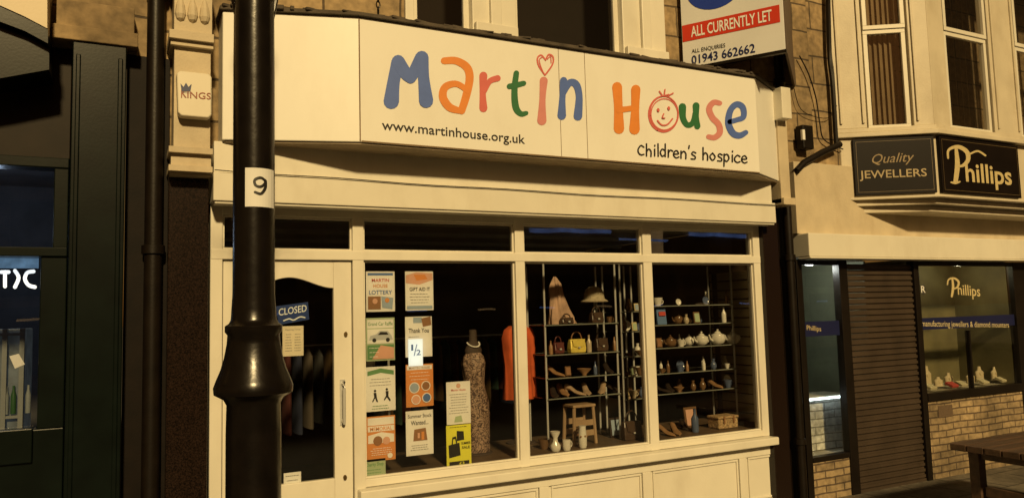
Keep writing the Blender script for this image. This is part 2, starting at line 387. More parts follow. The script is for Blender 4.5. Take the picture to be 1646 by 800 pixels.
# upper wall
up=B(); zw0=SBz-.1; zTop=8.2
xwL=X(650,30); xwR=X(1066,40); xE=X(1300,100)
xBL=X(262,100)
up.box(FR,xBL,xwL-.002,zw0,zTop,-.3,0); up.box(FR,xwR+.002,xE,zw0,zTop,-.3,0)
zwb=S(845,62)[1]
up.box(FR,xwL,xwR,zw0,zwb-.14,-.3,0); up.box(FR,xwL,xwR,zwb+1.75,zTop,-.3,0)
mk('wall',up,stone,shop)
uf=B(); e=[X(650,20),X(664,20),X(757,20),X(827,20),X(998,40),X(1066,40)]
for a,c in ((e[0],e[1]),(e[2],e[3]),(e[4],e[5])): uf.box(FR,a,c,zwb-.05,zwb+1.75,-.2,.03)
for a,c in ((e[2],e[3]),(e[4],e[5])):
    uf.box(FR,(a+c)/2-.05,(a+c)/2+.05,zwb-.049,zwb+1.74,.03,.07)
    uf.box(FR,a+.01,c-.01,zwb-.048,zwb+.05,.03,.085)
uf.box(FR,e[0]+.002,e[5]-.002,zwb+1.6,zwb+1.748,-.2,.026)
mk('window_surround',uf,white,shop,bevel=.008)
us=B(); us.box(FR,e[0]-.04,e[5]+.04,zwb-.13,zwb-.052,-.2,.10); mk('sill',us,white,shop,bevel=.008)
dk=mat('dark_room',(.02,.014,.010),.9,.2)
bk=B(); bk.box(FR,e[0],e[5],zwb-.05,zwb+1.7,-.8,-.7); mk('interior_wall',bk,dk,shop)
for a,c in ((e[1],e[2]),(e[3],e[4])): window('window',a,c,zwb-.05,zwb+1.6,-.06,bw=.05,g=glass2)
bt=B(); bt.box(FR,xBL,xE,zTop,zTop+.2,-.4,.15); mk('cornice',bt,stone,shop)
# ------------------------------------------------------------------ main sign
sg=thing('shop_sign','long white canted shop sign with colourful childlike lettering','sign',((X(357,225,.25)+X(1252,297,.2))/2,-.2,SBz))
sA=X(357,225,.25); sB=X(578,130,.5); sC=X(1217,200,.5); sD=X(1252,230,.2)
plan=[(sA,.25),(sB,.5),(sC,.5),(sD,.2),(sD,.01),(sA,.01)]
b=B(); b.prism(FR,plan,SBz,STz); mk('panel',b,signw,sg,bevel=.006)
b=B(); b.prism(FR,[(sA-.02,.27),(sB-.005,.53),(sC+.01,.53),(sD+.03,.21),(sD+.03,.005),(sA-.02,.005)],STz+.002,STz+.03)
b.prism(FR,[(sA-.01,.22),(sB,.47),(sC,.47),(sD,.17),(sD,.006),(sA,.006)],STz+.031,STz+.055)
for i in range(90):
    t=random.random(); u=sA+(sD-sA)*t; oo=.5 if u>sB else .27+(u-sA)/(sB-sA)*.23
    if u>sC: continue
    b.rawbox(FR.pt(u,STz+.03,oo+random.uniform(-.02,.025)),(random.uniform(.02,.12),.03,random.uniform(.008,.03)),random.uniform(-.3,.3))
mk('capping',b,lead,sg,bevel=.004)
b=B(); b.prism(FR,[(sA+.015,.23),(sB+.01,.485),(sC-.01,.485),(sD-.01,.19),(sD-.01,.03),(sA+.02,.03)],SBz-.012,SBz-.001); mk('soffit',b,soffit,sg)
b=B(); jm=mat('joint_brown',(.20,.13,.07),.8,.2)
for px in (900,942): u=X(px,170,.5); b.box(FR,u-.002,u+.002,SBz+.005,STz-.005,.499,.5025)
b.box(FR,sB-.004,sB+.004,SBz+.005,STz-.005,.497,.5035)
b.box(FR,sB+.01,sC-.005,SBz+.001,SBz+.010,.5,.504)
mk('panel_joint',b,jm,sg)
pr=lambda x,y,o:FR.px(x,y,.5+o)
def letter(name,strokes,m,o=.003,smooth=6):
    b=B()
    for i,st in enumerate(strokes): b.ribbon(st,pr,o+i*.0007,smooth)
    return mk(name,b,m,sg,flip=False)
letter('letter',[[(640,100,22),(633,130,20),(629,163,25)],[(640,99,21),(652,118,20),(660,126,17)],[(660,126,17),(668,112,20),(678,93,22)],[(679,93,20),(681,125,18),(685,162,23)]],blue)
letter('letter',[[(714,98,11),(733,98,12),(750,108,13),(755,125,13),(750,152,13),(742,178,12)],[(752,146,9),(734,135,10),(716,140,12),(712,156,13),(722,172,13),(738,178,10)]],orange)
letter('letter',[[(777,122,13),(776,150,10),(777,174,13)],[(779,146,8),(787,131,9),(800,126,10)]],pinkred)
letter('letter',[[(830,118,9),(827,145,10),(829,172,11),(837,183,9),(846,182,7)],[(819,139,9),(830,137,9),(842,134,8)]],green)
letter('letter',[[(874,130,13),(872,160,10),(871,194,15)]],pink)
letter('heart',[[(876,121,2.6),(866,106,2.6),(864,94,2.6),(870,89,2.6),(877,97,2.4)],[(877,97,2.4),(882,88,2.6),(889,92,2.6),(888,104,2.6),(877,120,2.6)],[(874,118,1.6),(869,106,1.6),(867,96,1.6),(872,92,1.6)],[(880,95,1.6),(885,91,1.6),(886,101,1.6)]],pinkred)
letter('letter',[[(906,130,12),(904,158,10),(903,186,14)],[(905,152,8),(915,134,11),(926,136,12),(931,155,11),(929,187,14)]],blue)
letter('letter',[[(992,140,16),(994,172,14),(995,207,17)],[(1022,144,15),(1021,176,13),(1020,208,17)],[(995,177,10),(1010,175,9),(1023,173,10)]],orange)
face=[]
for k,(rx,ry,ox,oy,w_) in enumerate(((23,28,0,0,2.4),(21.5,25,1,1,1.8),(24,29,-.5,.5,1.6),(22.5,27,.6,-.8,1.4))):
    face.append([(1067+ox+rx*math.cos(t*.419+k),183+oy+ry*math.sin(t*.419+k),w_) for t in range(16)])
face+=[[(1057,194,2.4),(1064,201,2.4),(1073,200,2.4),(1081,191,2.4)],[(1065,154,2.2),(1060,147,2.2)],[(1068,153,2.2),(1069,144,2)],[(1074,154,2.2),(1082,150,2.2)],[(1063,155,2),(1075,152,2)],[(1058,176,4),(1058.5,178,4)],[(1075,173,4),(1075.5,175,4)],[(1067,183,2),(1065,189,2),(1069,190,1.6)]]
letter('smiling_face',face,pinkred)
letter('letter',[[(1097,172,12),(1098,190,10),(1105,201,9),(1114,197,9),(1118,182,9)],[(1119,170,11),(1119,188,9),(1121,203,10)]],green)
letter('letter',[[(1157,166,8),(1147,165,9),(1140,175,10),(1145,189,10),(1155,200,10),(1157,213,10),(1149,221,9),(1139,220,8)]],pink)
letter('letter',[[(1173,196,8),(1184,193,8),(1195,188,9),(1194,173,10),(1184,168,10),(1174,178,10),(1171,198,11),(1178,214,11),(1189,218,10),(1199,213,8)]],blue)
text('web_address','www.martinhouse.org.uk',Pl((0,-.5),(1,-.5)),(614,208),(844,231),15.5,black,sg,o=.004,bold=.008)
G={'c':(.95,[[(.9,.85),(.5,1),(.1,.6),(.15,.2),(.5,0),(.9,.15)]]),'C':(1.1,[[(.95,1.1),(.5,1.3),(.1,.8),(.12,.3),(.5,0),(.95,.1)]]),
'h':(.95,[[(.12,1.7),(.12,.9),(.12,0)],[(.14,.6),(.45,1),(.8,.7),(.8,0)]]),'i':(.5,[[(.3,.95),(.3,0)],[(.32,1.4),(.33,1.5)]]),'l':(.45,[[(.25,1.75),(.28,0)]]),
'd':(1,[[(.85,1.75),(.85,0)],[(.83,.8),(.4,1),(.1,.5),(.4,0),(.83,.3)]]),'r':(.8,[[(.2,1),(.2,0)],[(.22,.6),(.5,1),(.85,.9)]]),
'e':(1,[[(.15,.5),(.85,.6),(.6,1),(.2,.8),(.12,.3),(.5,0),(.9,.15)]]),'n':(1,[[(.12,1),(.12,0)],[(.14,.6),(.5,1),(.85,.7),(.85,0)]]),
"'":(.4,[[(.25,1.8),(.18,1.4)]]),'s':(.85,[[(.8,.9),(.4,1.02),(.2,.7),(.7,.4),(.65,.05),(.1,.03)]]),'o':(1.05,[[(.5,1),(.1,.5),(.5,0),(.9,.5),(.5,1.02)]]),
'p':(.98,[[(.15,1),(.12,-.7)],[(.17,.8),(.6,1),(.88,.5),(.55,0),(.17,.2)]]),' ':(.75,[])}
ss="Children's hospice"; tot=sum(G[c][0]*1.12 for c in ss); cx=0; b=B()
for c in ss:
    adv,st=G[c]; jy=random.uniform(-.8,.8)
    for j,k in enumerate(st):
        pts=[]
        for (gx,gy) in k:
            f=(cx+gx)/tot; pts.append((1025+178*f,249+14*f+jy-gy*11.5,2.5))
        b.ribbon(pts,pr,.003+j*.0006,5)
    cx+=adv*1.12
mk('strapline_lettering',b,black,sg,flip=False)
cb=B(); L=[]
for i in range(24):
    t=i/23; px=345+t*902; py=273+t*56+2.5*math.sin(t*3.14)+.8*math.sin(t*21)
    L.append(FR.px(px,py,.262))
cb.tube(L,.0035,6); mk('cable',cb,black,label='thin black cable across the white blind box',cat='cable')
hk=B(); P0=FR.px(608,24,.46)
for i in range(4): 
    c=P0+Vector((0,0,.03+i*.045)); a=i%2
    hk.tube([c+Vector(((math.cos(k*.785)*.014 if a else 0),(0 if a else math.cos(k*.785)*.014),math.sin(k*.785)*.028)) for k in range(9)],.005,6)
mk('hanging_chain',hk,pipe_m,label='short rusty chain hanging above the white sign',cat='chain',smooth=True)
# ------------------------------------------------------------------ pilasters and corbels
pl=thing('pilaster','dark polished granite pilaster topped by a cream carved corbel','pilaster',(X(300,580,.15),-.1,0))
z1=S(300,286,.16)[1]
b=B(); b.box(FR,X(268,580,.16),X(334,580,.16),0,z1,-.05,.16); mk('shaft',b,granite,pl,bevel=.006)
b=B(); za=S(300,283,.3)[1]; zd=S(300,75,.3)[1]; ze=S(300,50,.34)[1]
x0,x1=X(274,230,.3),X(341,230,.3)
b.box(FR,x0,x1,z1+.002,za+.03,-.0,.26); b.box(FR,x0-.01,x1+.003,za+.031,za+.07,-.0,.31); b.box(FR,x0+.005,x1-.004,za+.071,za+.15,-.0,.28)
b.box(FR,x0-.01,x1+.003,za+.151,za+.19,0,.32); b.box(FR,x0+.02,x1-.01,za+.191,zd,0,.27)
b.box(FR,x0-.005,x1+.003,zd+.001,zd+.035,0,.31);b.box(FR,x0-.015,x1+.003,zd+.036,ze,0,.34)
b.box(FR,x0+.015,x1-.005,ze+.001,ze+.36,0,.30); b.box(FR,x0-.02,x1+.003,ze+.361,ze+.44,0,.36)
for i in range(3):
    c=FR.pt((x0+x1)/2+(i-1)*.075,ze+.12,.30); b.lathe([(.001,-.05),(.026,-.03),(.035,0),(.028,.06),(.01,.12),(.001,.14)],c,10)
mk('corbel',b,cream,pl,bevel=.008)
al=thing('alarm_box','white burglar alarm box fixed to the carved corbel','alarm',(X(312,150,.34),-.32,S(312,190,.34)[1]))
b=B(); A=S(284,113,.36); C=S(340,190,.36)
b.extr(FR,[(A[0]+.01,C[1]+.02),(A[0]+.03,C[1]),(C[0]-.02,C[1]),(C[0],C[1]+.02),(C[0],A[1]-.02),(C[0]-.02,A[1]),(A[0]+.02,A[1]),(A[0],A[1]-.02)],.272,.36); mk('housing',b,mat('alarm_plastic',(.70,.64,.51),.4,.05,4,.0,dirt=.12),al,bevel=.008)
AP=Pl((0,-.36),(1,-.36)); kb=mat('alarm_print_brown',(.28,.07,.03),.5)
text('lettering','K',AP,(291,157),(300,157),14,kb,al,bold=.01); text('lettering','INGS',AP,(301,157.5),(339,160),10.5,kb,al,bold=.01)
b=B()
b.face([AP.px(x,y,.004) for x,y in [(290,134),(292,147),(306,147),(308,135),(303,140),(299,133),(295,140)]])
b.quad(AP,291,148,307,150,.004); mk('crown_emblem',b,mat('alarm_print_blue',(.03,.04,.12),.5),al)
pr_=thing('pilaster','dark granite pilaster with white corbel beside the drainpipe','pilaster',(X(1250,580,.1),-.05,0))
b=B(); b.box(FR,X(1237,580,.1)+.003,X(1262,580,.1),0,zf1,-.05,.10); mk('shaft',b,granite,pr_,bevel=.006)
b=B(); u0_,u1_=X(1252,240,.26),X(1266,240,.26); zz0=S(1258,326,.26)[1]; zz1=S(1262,190,.3)[1]
b.box(FR,u0_,u1_+.01,zf1+.002,zz1,0,.26); b.box(FR,u0_-.0,u1_+.04,zz0-.02,zz0+.05,0,.29)
mk('corbel',b,cream,pr_,bevel=.006)
b=B(); b.box(FR,X(1257,165,.36),X(1272,165,.36),S(1262,190,.36)[1],S(1262,140,.36)[1],.02,.36); mk('cap_block',b,white,pr_,bevel=.008)
b=B(); b.box(FR,X(1262,580,.03)+.002,X(1284,580,.03)-.002,0,S(1280,265,.04)[1],-.3,.03); mk('dark_brown_strip',b,dbrown,pr_)  # plain dark brown strip beside the drainpipe
def drain(px,r,o,z0,z1,label,py=500,m=pipe_m):
    x=X(px,py,o); c=Vector((x,-o,0)); prof=[(r,z0)]
    z=z0+.6; 
    while z<z1-.1: prof+=[(r,z),(r*1.3,z+.005),(r*1.3,z+.06),(r,z+.065)]; z+=1.8
    prof.append((r,z1)); b=B(); b.lathe(prof,c,14)
    return mk('drainpipe',b,m,label=label,cat='pipe',smooth=True)
drain(1274,.045,.12,0,8,'black cast iron drainpipe between the two shops')
drain(245,.055,.12,0,8,'thick dark drainpipe beside a green shopfront')
b=B(); b.tube([FR.px(x,y,.10) for x,y in ((1350,232),(1320,246),(1292,262),(1280,275))],.035,10)
mk('waste_pipe',b,pipe_m,label='sloping black waste pipe joining the drainpipe',cat='pipe',smooth=True)
# ------------------------------------------------------------------ left neighbour
ln=thing('neighbouring_shop','dark green painted shopfront with lit window','shop',(-1.5,0,0))
zpt=S(150,70,.2)[1]
b=B(); b.box(FR,X(106,580,.2),X(196,580,.2),0,zpt,-.3,.2)
for px0,px1 in ((112,120),(182,190)): b.box(FR,X(px0,580,.2),X(px1,580,.2),.3,S(150,90,.2)[1],.2,.212)
mk('pilaster',b,dgreen,ln,bevel=.008)
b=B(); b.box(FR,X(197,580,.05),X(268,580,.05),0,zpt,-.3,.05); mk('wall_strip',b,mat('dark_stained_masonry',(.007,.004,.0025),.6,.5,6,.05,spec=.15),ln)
b=B(); b.box(FR,-6,X(262,100)-.003,zpt+.002,7.6,-.3,.02)
b.box(FR,X(84,40,.22),X(222,60,.22),zpt+.003,S(150,45,.22)[1],.02,.22)
b.box(FR,X(90,40,.18),X(216,60,.18),S(150,45,.22)[1]+.001,S(150,5,.18)[1],.02,.18)
mk('wall',b,stone,ln,bevel=.006)
def armpoly(pts,o0,o1,m,nm):
    b=B()
    for (a,c) in pts: pass
    b.extr(FR,[S(x,y,o1) for x,y in pts],o0,o1); mk(nm,b,m,ln)
armpoly([(76,46),(40,27),(0,9),(-60,-15),(-60,-400),(76,-400)],.025,.40,creamf,'fascia_board')
armpoly([(77,70),(40,50),(0,35),(-60,12),(-60,-13),(0,11),(40,29),(77,48)],.03,.43,dgreen,'cornice')
armpoly([(79,112),(0,126),(-60,135),(-60,14),(0,37),(40,52),(79,72)],.03,.36,dgreen,'spandrel')
b=B(); xr=X(105,580,.03)
zz=S(50,252,.03)[1]; b.box(FR,-6,xr,zz,zpt-.002,-.1,.02); mk('signboard',b,mat('signboard_brown',(.014,.009,.005),.5,.4,5,.02,spec=.15),ln,bevel=.004)
b=B()
zA,zB,zC,zD,zE=[S(50,y,.05)[1] for y in (268,397,412,690,742)]
b.box(FR,-6,xr,zA,zz-.002,-.1,.06); b.box(FR,X(86,330,.05),xr-.001,zB,zA-.001,-.1,.05)
b.box(FR,-6,xr,zC,zB-.001,-.1,.07); b.box(FR,X(62,560,.05),xr-.001,zD,zC-.001,-.1,.05)
b.box(FR,-6,xr,0,zD-.001,-.1,.055); b.box(FR,-6,X(52,700,.08),zE,zD+.01,.055,.08)
mk('shopfront_frame',b,dgreen,ln,bevel=.006)
p=B(); p.rect(FR,-6,X(88,330,.0),zB,zA,.0); mk('pane',p,glass,ln); p=B(); p.rect(FR,-6,X(64,560),zD,zC,.0); mk('pane',p,glass,ln)
b=B(); b.aab(-6,xr,.11,3,.02,.05); b.aab(-6,xr,3,3.1,.02,3.3); b.aab(xr+.001,xr+.1,.11,3,.02,3.3); b.aab(-6,xr,.11,3,3.3,3.4)
mk('interior_wall',b,mat('neighbour_interior',(.10,.10,.11),.8,.4,3),ln)
neon=mat('lit_white_letters',(.85,.93,1),.5,0,emit=1.4)
ns=thing('window_sign','illuminated white letters hanging inside the neighbouring shop window','sign',(-.7,.12,S(30,460,-.12)[1]))
bd=B(); bd.quad(FR,-60,414,62,431,-.13); mk('light_strip',bd,mat('pale_blue_light',(.18,.34,.55),.5,.5,14,emit=.5),ns)
NP=lambda x,y,o:FR.px(x,y,-.12+o)
for st in ([[(2,437,6),(14,437,6)],[(8,437,6),(8,460,6)]],[[(24,435,6),(30,446,6),(24,461,6)]],[[(54,436,6),(44,438,6),(40,448,6),(46,458,6),(56,461,6)]],[[(-10,436,6),(-12,461,6)]]):
    bd=B()
    for i,s_ in enumerate(st): bd.ribbon(s_,NP,i*.001,4)
    mk('letter',bd,neon,ns,flip=False)
fg=thing('drinks_fridge','white glass fronted fridge inside the neighbouring shop','fridge',(-.8,.9,.1))
b=B(); fx0,fx1=X(2,600,-.9),X(38,600,-.9); zt_=S(20,528,-.9)[1]
b.box(FR,fx0-.5,fx1,.05,zt_,-1.5,-.95); mk('cabinet',b,mat('fridge_inner',(.10,.12,.13),.4,.5,9,emit=.2),fg,bevel=.01)
b=B()
for a in (fx0-.5,fx0,fx1-.03): b.box(FR,a,a+.03,.05,zt_,-.95,-.9)
for z in (.06,.5,.9,1.3,zt_-.05): b.box(FR,fx0-.46,fx1-.031,z,z+.02,-.945,-.905)
mk('frame',b,mat('fridge_white',(.22,.24,.26),.3,.1),fg)
for i in range(16):
    bx_=fx0+.03+(i%4)*.045; bz=[.53,.93,1.33,.1][i//4]
    b=B(); b.lathe([(.018,bz),(.018,bz+.13),(.008,bz+.17),(.008,bz+.2)],(bx_,.93,0),10); mk('bottle',b,(mat('bottle_green',(.03,.09,.04),.3),mat('bottle_brown',(.12,.06,.03),.3),mat('bottle_clear',(.22,.25,.28),.3))[i%3],fg,smooth=True)
b=B(); b.face([FR.px(x,y,-.05) for x,y in ((15,572),(30,568),(40,585),(24,592))]); mk('price_tag',b,paper,label='small white paper tag taped inside glass',cat='label')
ll=bpy.data.lights.new('l','POINT'); ll.energy=12; ll.color=(.55,.72,1); ll.shadow_soft_size=.15; lo=bpy.data.objects.new('interior_lamp',ll); lo.location=(-1.0,1.3,2.7); sc.collection.objects.link(lo)
# ------------------------------------------------------------------ street lamp post
bp_=PD(408,514,3.6); PX,PYY=bp_.x,bp_.y
def zpx(y): return 1.95+(514-y)/F*3.6*1.005
lp=thing('street_lamp','black cast iron lamp post with a flared collar and number plate','street lamp',(PX,PYY,0))
r=32.5/F*3.6
prof=[(.001,0),(.24,0),(.24,.12),(.2,.15),(.185,.5),(.16,.55),(.135,.62),(.122,.66)]
prof+=[(42/F*3.6,zpx(690)),(41/F*3.6,zpx(645)),(46/F*3.6,zpx(636)),(60/F*3.6,zpx(628)),(61/F*3.6,zpx(618)),(57/F*3.6,zpx(607)),(50/F*3.6,zpx(590)),(45/F*3.6,zpx(572)),(41/F*3.6,zpx(550)),(40/F*3.6,zpx(536)),(44/F*3.6,zpx(531)),(44/F*3.6,zpx(522)),(38/F*3.6,zpx(518)),(35/F*3.6,zpx(512)),(34/F*3.6,zpx(495)),(r,zpx(470)),(r,zpx(100)),(r*.97,zpx(-40)),(r*.9,4.6),(.11,4.62),(.11,4.68),(.06,4.72),(.05,5.9),(.001,5.91)]
b=B(); b.lathe(prof,(PX,PYY,0),40); mk('post',b,blackp,lp,smooth=True)
for sgn in (-1,1):
    b=B(); pts=[]
    for i in range(20):
        t=i/19; a=t*4.6; rr=.09*(1-t*.75); pts.append((PX+sgn*(.21-rr*math.cos(a)),PYY,3.62-rr*math.sin(a)*1.1))
    pts=[(PX+sgn*.08,PYY,3.40),(PX+sgn*.10,PYY,3.50)]+pts
    b.tube(pts,.012,8)
    mk('scroll_bracket',b,blackp,lp,smooth=True)
b=B(); b.lathe([(.05,5.9),(.12,5.95),(.13,5.98)],(PX,PYY,0),8); b.lathe([(.25,6.45),(.24,6.5),(.08,6.65),(.03,6.8),(.001,6.82)],(PX,PYY,0),8)
for k in range(4):
    a=k*1.5708+.785; b.tube([(PX+math.cos(a)*.12,PYY+math.sin(a)*.12,5.98),(PX+math.cos(a)*.22,PYY+math.sin(a)*.22,6.46)],.012,6)
mk('lantern_frame',b,blackp,lp)
b=B(); b.lathe([(.11,5.985),(.21,6.44)],(PX,PYY,0),4); mk('lantern_glass',b,glass,lp)
npd=Vector((PX-CAM.x,PYY-CAM.y,0)).normalized(); nn=-npd; rt=Vector((nn.y*-1,nn.x,0)); 
if rt.dot(R)<0: rt=-rt
base_=Vector((PX,PYY,0))+nn*(r*.80)
npo=thing('number_plate','small white number plate wrapped around the lamp post','sign',(base_.x,base_.y,zpx(335)))
def arcpt(px,y,off):
    c=(px-406.5)/33.0; ang=math.asin(max(-.95,min(.95,c*.97))); rr=r+.004+off
    return Vector((PX,PYY,0))+nn*(math.cos(ang)*rr)+rt*(math.sin(ang)*rr)+Vector((0,0,zpx(y)))
b=B(); n=10; cols_=[393+i*(437-393)/n for i in range(n+1)]
for i in range(n):
    a,c=cols_[i],cols_[i+1]; b.face([arcpt(a,335,0),arcpt(c,335,0),arcpt(c,273,0),arcpt(a,273,0)])
mk('plate',b,paper,npo)
b=B()
b.ribbon([(423,292,4),(416,288.5,4.2),(407.5,293,4.2),(409,301,4.2),(416,303,4.2),(422.5,298,4.2),(423.5,293,4.2)],lambda x,y,o:arcpt(x,y,o),.002,5)
b.ribbon([(423.8,293,4.2),(423.3,304,4.4),(417,314,4.2),(408,312,3.8)],lambda x,y,o:arcpt(x,y,o),.0026,5)
mk('numeral',b,black,npo,flip=False)
# ------------------------------------------------------------------ estate agent board
a=FR.px(1099,107,.06); c=PD(1263,84,6.88)
EB=Pl((a.x,a.y),(c.x,c.y)); eb=thing('letting_board','white estate agent letting board with red band fixed to wall','sign',((a.x+c.x)/2,(a.y+c.y)/2,a.z))
zb0=(a.z+c.z)/2
b=B(); b.box(EB,0,EB.len,zb0,zb0+1.15,-.01,.01); mk('board',b,mat('board_white',(.74,.74,.74),.35,.05,2,dirt=.08),eb,bevel=.002)
dd=FR.px(1272,60,.02); EB2=Pl((c.x,c.y),(dd.x,dd.y)); b=B(); b.box(EB2,.02,EB2.len,zb0,zb0+1.15,-.01,.01); mk('rear_board',b,mat('board_back_brown',(.10,.065,.04),.7,.2),eb)
b=B(); b.box(EB,.0,EB.len+.01,zb0-.03,zb0-.001,-.02,.02); mk('batten',b,pipe_m,eb)
red=mat('red_vinyl',(.60,.045,.02),.4,.06); navy=mat('navy_vinyl',(.012,.02,.10),.4,.1)
zr0=(EB.sz(1099,67)[1]+EB.sz(1256,38)[1])/2; zr1=(EB.sz(1099,40)[1]+EB.sz(1256,10)[1])/2
b=B(); b.rect(EB,.006,EB.len-.03,zr0,zr1,.013); mk('red_band',b,red,eb)
text('lettering','ALL CURRENTLY LET',EB,(1111,60),(1241,33),17,mat('white_vinyl',(.85,.85,.83),.4,.03),eb,o=.016,bold=.015)
text('lettering','ALL ENQUIRIES',EB,(1112,86),(1166,76),6.5,black,eb,o=.014)
text('lettering','01943 662662',EB,(1112,103.5),(1214,84),13.5,navy,eb,o=.014,bold=.015)
b=B(); u,z=EB.sz(1148,-22,.013); b.disc(EB,u,z,.27,.013,32,.22); mk('blue_roundel',b,mat('blue_vinyl',(.02,.05,.35),.4,.1),eb)
sc_=thing('security_box','small dark security box on bracket attached to stone wall','security box',(X(1298,220,.2),-.1,S(1298,240,.2)[1]))  # alarm and camera housing, gives no light
b=B(); b.pbox(FR,1290,200,1309,240,.02,.12); mk('housing',b,pipe_m,sc_,bevel=.01)
b=B(); b.pbox(FR,1290,208,1295,225,.12,.15); mk('lens',b,paper,sc_,bevel=.004)
for j,(pp,rr) in enumerate((( ((1285,90),(1300,120),(1312,160),(1318,200),(1325,225),(1355,240)),.007),(((1270,95),(1278,150),(1292,180),(1330,190),(1345,170)),.004),(((1315,270),(1325,300),(1345,320),(1365,350)),.005),(((1330,-40),(1333,80),(1338,130),(1344,230)),.028))):
    b=B(); b.tube([FR.px(x,y,.05+.02*(j==3)) for x,y,_ in cr([(x,y,0) for x,y in pp],5)],rr,6)
    mk('wall_cable',b,pipe_m,label='black cable looping over the stone wall',cat='cable',smooth=True,group='wall cables')
# ------------------------------------------------------------------ posters
PZ=-.018
G1='posters taped inside the shop window'
def mcol(name,c): return mat(name,c,.6,.06,8)
pgreen=mcol('print_green',(.12,.27,.11)); porange=mcol('print_orange',(.62,.25,.07)); pyel=mcol('print_yellow',(.72,.70,.06)); pgrey=mcol('print_grey',(.22,.21,.2))
ppink=mcol('print_peach',(.62,.36,.26)); pblue=mcol('print_blue',(.08,.16,.38)); pred=mcol('print_red',(.5,.06,.04)); pbrn=mcol('print_brown',(.26,.13,.06)); ppale=mcol('print_pale_green',(.38,.47,.3)); psky=mcol('print_sky',(.30,.38,.48))
sil=mcol('print_silver',(.45,.47,.5))
def poster(x0,y0,x1,y1,m,label,items,name='poster',cat='poster',group=G1,o=PZ,pl=FR):
    A=pl.sz(x0,y0,o); C=pl.sz(x1,y1,o); s0,s1,z0,z1=A[0],C[0],C[1],A[1]; W=s1-s0; H=z1-z0
    b=B(); b.rect(pl,s0,s1,z0,z1,o); t=mk(name,b,m,label=label,cat=cat,group=group)
    for i,it in enumerate(items):
        oo=o+.001+.0006*i
        if it[0]=='r': q=B(); q.rect(pl,s0+W*it[1],s0+W*it[3],z1-H*it[4],z1-H*it[2],oo); mk('printed_panel',q,it[5],t)
        if it[0]=='p': q=B(); q.face([pl.pt(s0+W*u,z1-H*v,oo) for u,v in it[1]]); mk('printed_picture',q,it[2],t)
        if it[0]=='c': q=B(); q.disc(pl,s0+W*it[1],z1-H*it[2],W*it[3],oo); mk('printed_picture',q,it[4],t)
        if it[0]=='t': text('lettering',it[1],pl,0,0,0,it[6],t,bold=.012,world=(pl.pt(s0+W*it[2],z1-H*it[4],oo),pl.pt(s0+W*it[3],z1-H*it[4],oo),H*it[5]))
        if it[0]=='l':
            q=B(); n=it[5]
            for k in range(n):
                v=it[2]+(it[4]-it[2])*k/max(1,n-1); e=random.uniform(0,.12)*(it[3]-it[1]); u=it[1]+e
                while u<it[3]-e-.02:
                    ww=random.uniform(.04,.11); q.rect(pl,s0+W*u,s0+W*min(u+ww,it[3]-e),z1-H*v-.0022,z1-H*v+.0022,oo); u+=ww+.02
            mk('small_print',q,it[6],t)
    return t
poster(588,436,635,500,paper,'white lottery poster with colourful heading on window glass',[('r',.06,.04,.94,.10,pblue),('t','MARTIN',.2,.8,.26,.08,pred),('t','HOUSE',.25,.75,.40,.08,porange),('t','LOTTERY',.1,.9,.57,.10,pblue),('r',.06,.62,.5,.94,pbrn),('p',[(.52,.62),(.94,.66),(.9,.94),(.55,.9)],psky),('c',.3,.74,.09,ppink),('c',.72,.72,.08,porange)])
poster(651,436,697,498,paper,'white poster with peach picture and gift aid heading',[('p',[(.02,.1),(.4,.02),(.98,.05),(.98,.22),(.5,.34),(.02,.30)],ppink),('p',[(.3,.08),(.7,.08),(.8,.2),(.4,.24)],porange),('t','GIFT AID IT',.15,.88,.50,.09,black),('l',.12,.58,.88,.80,4,pgrey),('r',.05,.88,.95,.96,psky)])
poster(588,511,635,578,ppale,'green car raffle poster with silver car picture',[('r',.04,.04,.96,.24,paper),('t','Grand Car Raffle',.07,.93,.18,.08,pgreen),('r',.04,.26,.96,.60,paper),('p',[(.1,.52),(.14,.42),(.35,.38),(.48,.30),(.75,.31),(.88,.42),(.93,.52)],sil),('p',[(.40,.40),(.5,.33),(.72,.34),(.78,.40)],black),('c',.28,.52,.07,black),('c',.75,.52,.07,black),('r',.04,.63,.96,.96,pgreen),('p',[(.5,.64),(.96,.7),(.96,.96),(.2,.96)],ppink),('l',.08,.7,.45,.9,3,paper)])
poster(651,509,695,572,paper,'white thank you poster with small photo printed',[('r',.3,.02,.62,.16,psky),('p',[(.6,.05),(.95,.0),(.98,.22),(.66,.26)],pbrn),('t','Thank You',.12,.88,.40,.11,black),('l',.12,.50,.5,.9,5,pgrey)])
poster(588,590,636,658,paper,'white poster with green ribbon and dancing figures',[('p',[(.05,.10),(.5,.04),(.95,.10),(.95,.2),(.5,.14),(.05,.2)],pgreen),('l',.1,.28,.9,.42,3,pgrey),('c',.3,.54,.04,black),('p',[(.25,.58),(.34,.58),(.36,.70),(.40,.80),(.34,.78),(.30,.70),(.22,.80),(.2,.77),(.27,.68)],black),('c',.7,.52,.04,black),('p',[(.66,.56),(.76,.56),(.75,.68),(.83,.76),(.80,.80),(.70,.70),(.60,.78),(.60,.74),(.67,.66)],black),('l',.15,.88,.8,.94,2,pgreen)])
poster(652,586,697,651,porange,'orange poster with round photographs',[('r',.04,.03,.96,.13,paper),('t','MARTIN HOUSE',.12,.88,.11,.05,pbrn),('l',.1,.2,.9,.36,3,paper),('c',.3,.55,.19,paper),('c',.3,.55,.16,psky),('c',.72,.52,.17,paper),('c',.72,.52,.14,pbrn),('c',.35,.83,.17,paper),('c',.35,.83,.14,ppink),('c',.74,.80,.17,paper),('c',.74,.80,.14,pblue)])
